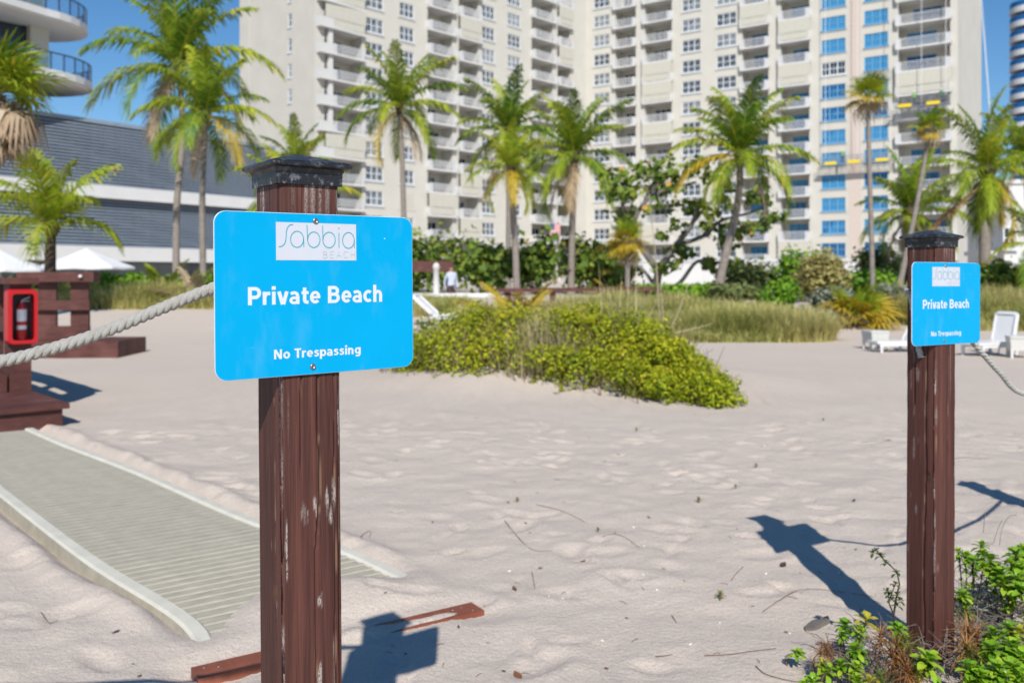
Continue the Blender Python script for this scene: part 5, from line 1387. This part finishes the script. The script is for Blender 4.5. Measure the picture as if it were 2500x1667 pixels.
def side_table(label, pos, rz, s):
    pos = Vector(pos); pos.z = hz(pos.x, pos.y); o = empty('side_table', pos, rz, label, 'table', 'white plastic side tables'); o.scale = (s, s, s)
    q = MB(); q.prism([(x - .25, y - .25) for x, y in rounded(.5, .5, .05, 4)], .42, .46); q.build('top', M_PLAS2, o, local=True)
    a, c = .235, .20
    for k in range(4):
        q = MB(); q.add([(-a, -a, .42), (a, -a, .42), (c + .01, -c - .012, .16), (-c - .01, -c - .012, .16), (-a, -a + .02, .42), (a, -a + .02, .42), (c + .01, -c + .01, .16), (-c - .01, -c + .01, .16)], [(3, 2, 1, 0), (4, 5, 6, 7), (0, 1, 5, 4), (2, 3, 7, 6), (1, 2, 6, 5), (3, 0, 4, 7)]); q.build('apron', M_PLAS2, o, Matrix.Rotation(k * PI / 2, 4, 'Z'), local=True)
        q = MB(); q.box(-.222, -.172, -.222, -.172, -.02, .20); q.build('leg', M_PLAS2, o, Matrix.Rotation(k * PI / 2, 4, 'Z'), local=True)
side_table('off white side table left of the right post', P(2137, 851, 13.1), .15, .60)
side_table('off white side table beside the lounger at the right edge', P(2490, 872, 11.7), -.3, .62)

# ------------------------------------------------------------------ middle distance: picket fence, pergola, pillar, rails, stroller
pf = empty('picket_fence', P(1100, 740, 30), 0, 'low white picket fence behind the green mound', 'fence'); a = P(985, 741, 30); c = P(1216, 717, 30)
q = MB(); q.prism([(0, 0), (.075, 0), (.075, .33), (.0375, .37), (0, .33)], 0, .02); q.v = [(x, z, y) for x, y, z in q.v]; PK = q.mesh('picket', M_PLAS)
z0 = hz((a.x + c.x) / 2, 30) - .02
nP = int((c.x - a.x) / .095); hh = (c.z - z0) / .37
for k in range(nP): obj('picket', PK, pf, Matrix.Translation((a.x + k * .095, 30, z0)) @ Matrix.Diagonal((1, 1, hh, 1)))
for f in (.25, .72): q = MB(); q.box(a.x, c.x, 30.025, 30.06, z0 + (c.z - z0) * f, z0 + (c.z - z0) * f + .05); q.build('rail', M_PLAS, pf)
pg = empty('pergola', P(1050, 715, 36), 0, 'dark brown wooden pergola beam right of the nearest sign', 'pergola')
q = MB(); q2 = P(960, 664, 36); q3 = P(1106, 637, 36); q.box(q2.x, q3.x, 36, 36.4, q2.z, q3.z); q.build('beam', M_DECK, pg)
for x in (965, 1103): q4 = P(x, 664, 36); q = MB(); q.box(q4.x - .09, q4.x + .09, 36.08, 36.28, 0, q4.z); q.build('post', M_DECK, pg)
pc = P(1065, 712, 31); pi_ = empty('pillar', (pc.x, pc.y, hz(pc.x, pc.y)), 0, 'white round topped masonry pillar in front of the pergola', 'pillar'); hp = P(0, 641, 31).z - hz(pc.x, pc.y)
q = MB(); q.lathe([(.13, 0), (.13, hp * .08), (.105, hp * .1), (.105, hp * .80), (.13, hp * .82), (.13, hp * .88)], 14); q.build('shaft', M_BWHITE, pi_, local=True)
q = MB(); q.lathe([(.12, hp * .882), (.115, hp * .92), (.08, hp * .97), (.004, hp)], 14); q.build('dome', M_BWHITE, pi_, local=True)
person('person in a pale blue shirt and dark shorts walking beyond the white pillar', (P(1102, 700, 34).x, 34, P(0, 668, 34).z - 1.42), R(25), dict(STAND, knl=(-.10, -.10, .50), anl=(-.10, -.02, .12), tol=(-.11, -.16, .07), anr=(.10, .16, .11), tor=(.11, .04, .04), ell=(-.24, .10, 1.14), wrl=(-.23, .10, .90), hal=(-.23, .09, .81)), (.50, .55, .70), (.06, .04, .045))
mr = empty('boardwalk_railing', P(1440, 750, 22), 0, 'brown boardwalk handrail crossing behind the mound in the middle', 'railing')
def mbar(x0, y0, x1, y1, d, t, name):
    A, B_ = P(x0, y0, d), P(x1, y1, d); v = B_ - A; q = MB(); q.box(0, v.length, 0, .10, -t / 2, t / 2); q.build(name, M_DECK, mr, Matrix.Translation(A) @ Matrix.Rotation(-math.atan2(v.z, v.x), 4, 'Y'))
mbar(1215, 709, 1600, 705, 22, .10, 'top_rail'); mbar(1600, 705, 1660, 735, 22, .10, 'top_rail'); mbar(1215, 741, 1590, 739, 22.03, .10, 'rail')
for x in (1240, 1350, 1462, 1580): A = P(x, 712, 22.0); q = MB(); q.box(A.x - .075, A.x + .075, 22.11, 22.24, .2, A.z + .02); q.build('post', M_DECK, mr)

# ------------------------------------------------------------------ plants round the right post
NEARG = [(0, (.08, .20, .012)), (.45, (.21, .40, .022)), (.85, (.37, .52, .04)), (1, (.54, .52, .07))]
M_NLEAF = leafmat('fleshy_leaf', NEARG, .30, .35, .4, .3); M_NYEL = leafmat('yellow_fleshy_leaf', [(0, (.30, .32, .02)), (1, (.50, .44, .05))], .3, .4, .4)
M_ORNG = leafmat('dead_orange_needles', [(0, (.17, .065, .02)), (.5, (.33, .15, .05)), (1, (.42, .27, .11))], .2, .7, .15); M_SPIK = leafmat('green_needles', [(0, (.08, .14, .02)), (1, (.22, .28, .04))], .2, .6, .2)
def rosette(seed, n, ln, wd, mat, el0=75, el1=5, pts=5):
    rd = rng(seed); V = []; Q = []; rn = []
    for i in range(n):
        f = i / (n - 1); az = i * 2.39996 + rd.uniform(-.2, .2); el = R(el0 + (el1 - el0) * f) + rd.uniform(-.15, .15); l = ln * (.55 + .5 * f) * rd.uniform(.85, 1.15); r_ = np.clip(rd.normal(.5, .2), 0, 1)
        h = np.array([math.cos(az), math.sin(az), 0]); sdv = np.array([-h[1], h[0], 0]); prev = None; zc = -.35 * ln * f
        for k in range(pts):
            t = k / (pts - 1); e = el - .55 * t; c = h * l * t * math.cos(e) + np.array([0, 0, l * t * math.sin(e) + zc])
            w = wd * (.20 + 1.25 * t * (1 - t ** 4) if wd > .003 else (1 - t)) * .5 + .0002
            up = np.array([0, 0, 1]) * w * .35; o = len(V); V += [c - sdv * w + up, c, c + sdv * w + up]
            if prev is not None: Q += [(prev, prev + 1, o + 1, o), (prev + 1, prev + 2, o + 2, o + 1)]; rn += [r_, r_]
            prev = o
    return np_mesh('leaf_rosette', np.array(V), np.array(Q), mat, np.array(rn), smooth=True)
ROS = [rosette(k, 15 + 2 * k, .024, .0105, M_NLEAF, 82, 5, 6) for k in range(4)]; ROSY = rosette(9, 12, .026, .011, M_NYEL, 80, 5, 6)
NEED = [rosette(20 + k, 46, .060, .0022, M_ORNG, 85, -25, 3) for k in range(2)]; NEEDG = rosette(30, 34, .05, .0022, M_SPIK, 85, 0, 3)
def beach_plant(label, heads, group, root_px=None, seed=0):
    """heads: (x, y, d, scale, kind) of leaf rosettes in the photo; stems run down to the sand"""
    rd = random.Random(seed); h0 = P(*heads[0][:3]); bx, by = h0.x + rd.uniform(-.03, .03), h0.y + rd.uniform(.0, .05); z = hz(bx, by)
    o = empty('beach_plant', (bx, by, z), 0, label, 'plant', group); st = MB()
    for x, y, d, s, kind in heads:
        p = P(x, y, d); p.z = max(p.z, hz(p.x, p.y) + .012); me = {'g': ROS[rd.randrange(4)], 'y': ROSY, 'o': NEED[rd.randrange(2)], 'n': NEEDG}[kind]
        obj('leaf_rosette', me, o, Matrix.Translation(p) @ Matrix.Rotation(rd.uniform(0, 6), 4, 'Z') @ Matrix.Rotation(rd.uniform(-.35, .35), 4, 'X') @ Matrix.Diagonal((s * 1.25, s * 1.25, s * 1.25, 1)))
        m = Vector(((bx + p.x) / 2 + rd.uniform(-.02, .02), (by + p.y) / 2 + rd.uniform(-.02, .02), z + (p.z - z) * .55)); st.tube(catmull([(bx, by, z - .02), tuple(m), tuple(p)], 5), [.0022] * 11, 4, cap=False)
        if p.z - z > .07 and kind in 'gy':      # smaller leaves up the stem
            for t in (.45, .7, .85):
                q = m.lerp(p, (t - .4) / .6) if t > .4 else m; obj('leaf_rosette', ROS[rd.randrange(4)], o, Matrix.Translation(q) @ Matrix.Rotation(rd.uniform(0, 6), 4, 'Z') @ Matrix.Diagonal((s * .6, s * .6, s * .6, 1)))
    st.build('stems', M_TWIGB, o)
LG = [((2063, 1523, 2.45, 1.1, 'g'), (2058, 1548, 2.42, .8, 'g')), ((2115, 1512, 2.40, 1.2, 'y'), (2095, 1535, 2.40, .9, 'g')), ((2193, 1532, 2.36, 1.1, 'g'),), ((1950, 1594, 2.42, .9, 'g'),), ((2088, 1583, 2.33, 1.1, 'g'), (2105, 1600, 2.33, .8, 'g')), ((2021, 1635, 2.30, 1.2, 'g'), (2008, 1618, 2.32, .8, 'y')), ((2054, 1621, 2.31, 1.1, 'g'),), ((2090, 1628, 2.28, 1.1, 'g'),), ((2265, 1608, 2.20, 1.7, 'g'), (2270, 1632, 2.20, 1.1, 'g')), ((2092, 1660, 2.22, 1.3, 'g'), (2125, 1660, 2.2, 1.0, 'y')), ((1985, 1662, 2.25, 1.2, 'g'), (1965, 1668, 2.25, .9, 'g')), ((2150, 1650, 2.2, .9, 'n'),)]
LGl = ['upright two headed plant nearest the post shadow', 'plant with yellow upper leaves beside the post shadow', 'single leaf head touching the left side of the post', 'lone small leaf head farthest left on the sand', 'leaf head pair in front of the dark shadow base', 'leaf pair with a yellow side head at lower left', 'single leaf head in the lower left row, second from left', 'single leaf head left of the bent grey stick', 'large leaf head in front of the post foot', 'leaf head with yellow side head at the bottom edge', 'leaf heads at the bottom edge, farthest left', 'spiky green tuft at the bottom edge below the post']
for k, h in enumerate(LG): beach_plant(LGl[k], h, 'fleshy plants left of the right post', seed=k)
RG = [((2357, 1357, 2.75, 1.2, 'g'), (2340, 1345, 2.77, .9, 'g'), (2375, 1368, 2.72, 1.1, 'g')), ((2396, 1330, 2.78, 1.1, 'g'), (2400, 1350, 2.74, 1.0, 'g')), ((2417, 1365, 2.72, 1.5, 'g'), (2430, 1385, 2.7, 1.3, 'g'), (2405, 1385, 2.7, 1.2, 'g')), ((2480, 1350, 2.75, 1.4, 'g'), (2470, 1375, 2.7, 1.3, 'g'), (2492, 1385, 2.68, 1.3, 'g')), ((2442, 1398, 2.66, 1.4, 'g'), (2453, 1422, 2.62, 1.5, 'g')), ((2486, 1410, 2.60, 1.5, 'g'), (2496, 1440, 2.56, 1.5, 'g')), ((2347, 1466, 2.60, 1.6, 'n'), (2352, 1450, 2.60, 1.0, 'g')), ((2426, 1545, 2.36, 1.4, 'g'),), ((2466, 1532, 2.36, 1.4, 'g'), (2488, 1542, 2.34, 1.1, 'y')), ((2423, 1582, 2.28, 1.4, 'g'),), ((2472, 1575, 2.28, 1.5, 'g'), (2490, 1600, 2.24, 1.4, 'g')), ((2368, 1632, 2.20, 1.5, 'g'), (2385, 1650, 2.18, 1.4, 'g')), ((2400, 1652, 2.17, 1.4, 'g'),), ((2436, 1632, 2.18, 1.5, 'g'), (2450, 1650, 2.16, 1.3, 'g')), ((2470, 1625, 2.19, 1.4, 'g'), (2490, 1648, 2.16, 1.4, 'g')), ((2498, 1340, 2.8, 1.3, 'g'), (2510, 1365, 2.75, 1.4, 'g')), ((2525, 1420, 2.6, 1.4, 'g'), (2520, 1460, 2.55, 1.4, 'g')), ((2520, 1560, 2.35, 1.4, 'g'), (2515, 1610, 2.25, 1.4, 'g'))]
RGl = ['three headed plant nearest the post, top of the patch', 'tall narrow plant at the top left of the patch', 'dense three headed plant in the upper middle of the patch', 'dense plant at the top right edge of the patch', 'two headed plant in the middle of the patch', 'large leaf heads at the right edge, upper half', 'spiky needle plant close to the right side of the post', 'single leaf head amid the dead twigs', 'leaf head with yellow side leaves amid the twigs', 'single leaf head below the twig tangle', 'two leaf heads at the right edge, lower half', 'two leaf heads at the bottom, left end of the patch', 'single leaf head at the bottom, second from left', 'leaf head pair at the bottom middle of the patch', 'leaf head pair at the bottom right of the patch', 'tall plant cut by the right edge at the top', 'plant beyond the right edge, upper half', 'plant beyond the right edge, lower half']
for k, h in enumerate(RG): beach_plant(RGl[k] + ' right of the right post' * (len(RGl[k].split()) < 9), h, 'fleshy plants right of the right post', seed=50 + k)
OG = [((2020, 1582, 2.36, 1.0, 'o'), (2005, 1590, 2.36, .8, 'o')), ((2150, 1548, 2.36, .9, 'o'),), ((2190, 1572, 2.30, 1.4, 'o'), (2175, 1590, 2.28, 1.2, 'o'), (2210, 1560, 2.31, 1.0, 'n')), ((2205, 1605, 2.24, 1.2, 'o'), (2220, 1585, 2.26, 1.0, 'n')), ((2365, 1535, 2.42, 1.2, 'o'), (2385, 1548, 2.40, 1.1, 'o')), ((2360, 1575, 2.32, 1.2, 'o'), (2372, 1590, 2.30, .9, 'n')), ((2215, 1628, 2.2, 1.1, 'o'),)]
OGl = ['orange needle tuft farthest left of the post', 'small orange tuft left of the post shadow', 'largest orange needle tuft against the post foot', 'orange tuft with green needles in front of the post foot', 'orange tuft right of the post, upper one', 'orange tuft right of the post, lower one', 'low orange tuft at the bottom before the post']
for k, h in enumerate(OG): beach_plant(OGl[k], h, 'orange needle tufts at the right post', seed=90 + k)
# dark sprig standing against the left side of the post
sp = empty('dark_sprig', G(2190, 1590), 0, 'thin dark sprig with tiny leaves standing left of the right post', 'plant'); q = MB()
q.tube([P(x, y, 2.42) for x, y in ((2196, 1560), (2182, 1500), (2170, 1470), (2168, 1440))], [.003, .0026, .002, .0014], 5); q.tube([P(x, y, 2.42) for x, y in ((2182, 1500), (2188, 1460), (2196, 1425), (2190, 1395), (2165, 1372), (2145, 1352), (2138, 1338))], [.003, .0026, .0022, .002, .0018, .0014, .001], 5)
q.tube([P(x, y, 2.42) for x, y in ((2170, 1470), (2180, 1440), (2188, 1420))], [.002, .0016, .001], 4); q.build('stems', plain('dark_stem', (.06, .045, .04), .9, .2), sp)
ROD = rosette(41, 7, .016, .010, leafmat('dark_small_leaf', [(0, (.03, .05, .015)), (1, (.10, .14, .03))], .2))
for x, y in ((2140, 1342), (2132, 1346), (2150, 1354), (2162, 1372), (2188, 1396), (2166, 1440), (2172, 1450), (2178, 1462), (2190, 1450), (2196, 1462), (2190, 1474), (2186, 1424)): obj('leaf_rosette', ROD, sp, Matrix.Translation(P(x, y, 2.415)) @ Matrix.Rotation(x, 4, 'Z'))
# tangle of dead twigs and fine litter on the ground among the plants
rd = random.Random(12); q = MB()
for k in range(700):
    x, y = (rd.uniform(2335, 2530), rd.uniform(1455, 1690)) if k % 4 else (rd.uniform(2010, 2330), rd.uniform(1585, 1690))
    g = G(x, y); z = hz(g.x, g.y); a = rd.uniform(0, 2 * PI); l = rd.uniform(.03, .13); el = rd.uniform(-.1, .7)
    v = Vector((math.cos(a) * math.cos(el), math.sin(a) * math.cos(el), math.sin(el))) * l; p0 = Vector((g.x, g.y, z + rd.uniform(0, .06)))
    q.tube([p0, p0 + v * .5 + Vector((rd.uniform(-.01, .01), rd.uniform(-.01, .01), .008)), p0 + v], [.0016, .0014, .0008], 3, cap=False)
tag(q.build('dead_twigs', M_TWIG), 'tangle of dead grey twigs among the plants at the right post', 'twigs', kind='stuff')
q = MB(); q.tube(catmull([tuple(G(x, y, .03)) for x, y in ((2175, 1667), (2190, 1625), (2225, 1600), (2262, 1592))] , 5), .006, 6); tag(q.build('stick', M_TWIG), 'bent grey stick lying in front of the right post', 'stick')
for k, pts in enumerate((((2330, 1410), (2332, 1390), (2345, 1370), (2350, 1340)), ((2440, 1330), (2446, 1290), (2462, 1262), (2482, 1256)), ((2425, 1325), (2436, 1290), (2446, 1270)), ((2405, 1250), (2403, 1275), (2401, 1300)))):
    q = MB(); q.tube(catmull([tuple(P(x, y, 2.75)) for x, y in pts], 5), [.0012] * (5 * (len(pts) - 1) + 1), 3); tag(q.build('dry_weed', M_TWIG), ('short dry weed stem close to the right side of the right post', 'tall hooked dry weed stem above the plants at the right edge', 'thin curved dry weed stem left of the hooked one', 'straight upright dry weed stem right of the post, standing highest')[k], 'weed', 'dry weeds at the right edge')

# ------------------------------------------------------------------ litter on the sand
M_LEAFB = plain('dry_leaf_brown', (.20, .085, .035), .7, .35, 60); M_SHELL = plain('shell_white', (.72, .70, .66), .5, .08); M_DARKL = plain('dry_leaf_dark', (.075, .045, .035), .8, .3, 60)
def leaf_mesh(seed, mat):
    rd = rng(seed); V = []; Q = []
    for i in range(5):
        t = i / 4; w = math.sin(PI * (.08 + .88 * t)) * .36
        for j in (-1, 0, 1): V.append((t - .5, j * w + rd.uniform(-.03, .03), .10 * abs(j) + .16 * (t - .5) ** 2 * 2 + rd.uniform(0, .06)))
    for i in range(4):
        for j in range(2): o = i * 3 + j; Q.append((o, o + 1, o + 4, o + 3))
    return np_mesh('dry_leaf', np.array(V), np.array(Q), mat, smooth=True)
TWl = ['thin twig right of the nearest post, below its tiny sprout', 'wavy twig in the middle of the open sand', 'straight reddish twig at the bottom, left of the plants', 'long curved twig crossing the post shadow', 'long thin root curving below the tiny sprout', 'short upright twig above the curled bottom leaf', 'short forked twig left of the rusty sprout', 'short twig at the bottom middle of the sand', 'curled twig just right of the nearest post', 'forked twig left of the mat on the sand', 'curved twig at the bottom edge left of the plants', 'faint twig on the sand right of the right post', 'short slanted twig left of the post shadow']
LV = [leaf_mesh(k, M_LEAFB) for k in range(3)] + [leaf_mesh(7, M_DARKL)]
rd = random.Random(77)
def put_leaf(x, y, s, lab, grp):
    g = G(x, y); z = hz(g.x, g.y); tag(obj('dry_leaf', LV[rd.randrange(4)], None, Matrix.Translation((g.x, g.y, z + .004)) @ Matrix.Rotation(rd.uniform(0, 6), 4, 'Z') @ Matrix.Rotation(rd.uniform(-.3, .3), 4, 'X') @ Matrix.Diagonal((s, s * .55, s * .28, 1))), lab, 'leaf', grp)
for x, y, s, lab in ((1264, 1642, .05, 'curled brown leaf at the lower centre edge of the sand'), (1256, 1440, .04, 'brown leaf on the sand right of the buried board'), (1423, 1377, .035, 'dark leaf in the middle of the open sand'), (1584, 1270, .03, 'reddish leaf on the sand above the shell bits'), (1912, 1380, .055, 'orange leaf beside the shadow of the right post'), (2085, 1228, .04, 'orange leaf left of the right post'), (2168, 1075, .05, 'orange leaf high on the sand left of the right post'), (283, 1552, .03, 'small brown leaf left of the mat')): put_leaf(x, y, s, lab, None)
for k in range(46):
    y = 960 + 700 * rd.random() ** .8; x = rd.uniform(850, 2480) if k % 5 else rd.uniform(200, 560)
    put_leaf(x, y, rd.uniform(.010, .020), 'tiny brown leaf scrap on the open sand', 'leaf scraps on the sand')
for k, pts in enumerate((((1310, 1235), (1355, 1245), (1400, 1262), (1430, 1278)), ((1470, 1318), (1500, 1315), (1530, 1322), (1562, 1345)), ((1720, 1598), (1780, 1594), (1840, 1588), (1895, 1584)), ((1862, 1490), (1900, 1470), (1950, 1448), (2010, 1440), (2130, 1450)), ((1232, 1275), (1270, 1320), (1300, 1345), (1350, 1350)), ((1298, 1395), (1303, 1420), (1306, 1442)), ((1640, 1498), (1646, 1508), (1652, 1518)), ((1600, 1598), (1625, 1596), (1642, 1594)), ((880, 1320), (890, 1305), (905, 1300), (902, 1315)), ((100, 1500), (120, 1525), (140, 1508)), ((1845, 1625), (1870, 1645), (1930, 1660), (2000, 1665)), ((2300, 1125), (2360, 1118), (2410, 1122)), ((1785, 1420), (1800, 1400), (1815, 1385)))):
    q = MB(); pp = []
    for x, y in pts: g = G(x, y); pp.append((g.x, g.y, hz(g.x, g.y) + .003))
    cp = catmull(pp, 5); q.tube(cp, [.0013 * (1 - .5 * i / len(cp)) for i in range(len(cp))], 5); tag(q.build('twig', M_TWIGB), TWl[k], 'twig', 'twigs on the sand')
for k in range(60):
    y = 1000 + 660 * rd.random(); x = rd.uniform(900, 2480); g = G(x, y); z = hz(g.x, g.y); a = rd.uniform(0, PI); l = rd.uniform(.01, .035); q = MB(); q.tube([(g.x, g.y, z + .002), (g.x + math.cos(a) * l * .5, g.y + math.sin(a) * l * .5, z + .005), (g.x + math.cos(a) * l, g.y + math.sin(a) * l, z + .002)], .0009, 4)
    tag(q.build('twig', M_TWIGB), 'tiny dry twig scrap on the open sand', 'twig', 'twig scraps on the sand')
shm = MB(); shm.lathe([(.5, 0), (.46, .12), (.3, .24), (.05, .30)], 8); SHELL = shm.mesh('shell_bit', M_SHELL)
for x, y in ((1374, 1454), (1340, 1458), (1547, 1291), (1572, 1338), (1624, 1332), (1244, 1392), (1928, 1538), (1918, 1612), (1470, 1560), (1686, 1570), (1570, 1410), (1604, 1444), (1866, 1090), (1744, 1085), (2050, 1402), (2110, 1295), (2300, 1215), (1495, 1148), (1757, 1515), (1870, 1402), (1100, 1290), (1130, 1560)):
    g = G(x, y); z = hz(g.x, g.y); s = rd.uniform(.006, .013); tag(obj('shell_bit', SHELL, None, Matrix.Translation((g.x, g.y, z + .001)) @ Matrix.Rotation(rd.uniform(0, 6), 4, 'Z') @ Matrix.Rotation(rd.uniform(-.5, .5), 4, 'X') @ Matrix.Diagonal((s, s * .7, s, 1))), 'small white shell bit on the sand', 'shell', 'shell bits on the sand')
SPR = rosette(60, 16, .016, .0045, M_SPIK, 88, 20, 3)
for x, y, s, lab in ((1759, 1462, 1.5, 'little green sprout with rusty base in the open sand'), (1706, 1233, 1.4, 'little green sprout in the sand above the post shadow tip'), (1263, 1226, 1.2, 'tiny green sprout right of the nearest post'), (1554, 1054, 1.4, 'tiny green sprout below the green mound'), (1846, 1142, 1.3, 'tiny green sprout in the sand left of the right post'), (1460, 1302, 1.0, 'tiny sprout at the end of a twig'), (1796, 1195, 1.0, 'tiny sprout near the middle right of the sand'), (2010, 1030, 1.2, 'tiny sprout high on the sand at right')):
    g = G(x, y); z = hz(g.x, g.y); o = empty('sprout', (g.x, g.y, z), 0, lab, 'sprout', 'sprouts in the sand'); obj('leaf_rosette', SPR, o, Matrix.Translation((g.x, g.y, z + .012 * s)) @ Matrix.Diagonal((s, s, s, 1))); q = MB(); q.tube([(g.x, g.y, z - .005), (g.x, g.y, z + .012 * s)], .003 * s, 5); q.build('stem', M_LEAFB, o)
g = G(1992, 1522); q = MB(); q.prism([(-.055, -.012), (-.02, -.022), (.05, -.012), (.06, .008), (.0, .02), (-.045, .006)], 0, .012); q.v = [(x + .004 * math.sin(y * 90), y, z + x * .12) for x, y, z in q.v]
tag(q.build('driftwood', plain('grey_drift', (.15, .13, .115), .9, .3, 20), None, Matrix.Translation((g.x, g.y, hz(g.x, g.y))) @ Matrix.Rotation(.5, 4, 'Z')), 'flat grey driftwood chip beside the shadow of the right post', 'driftwood')
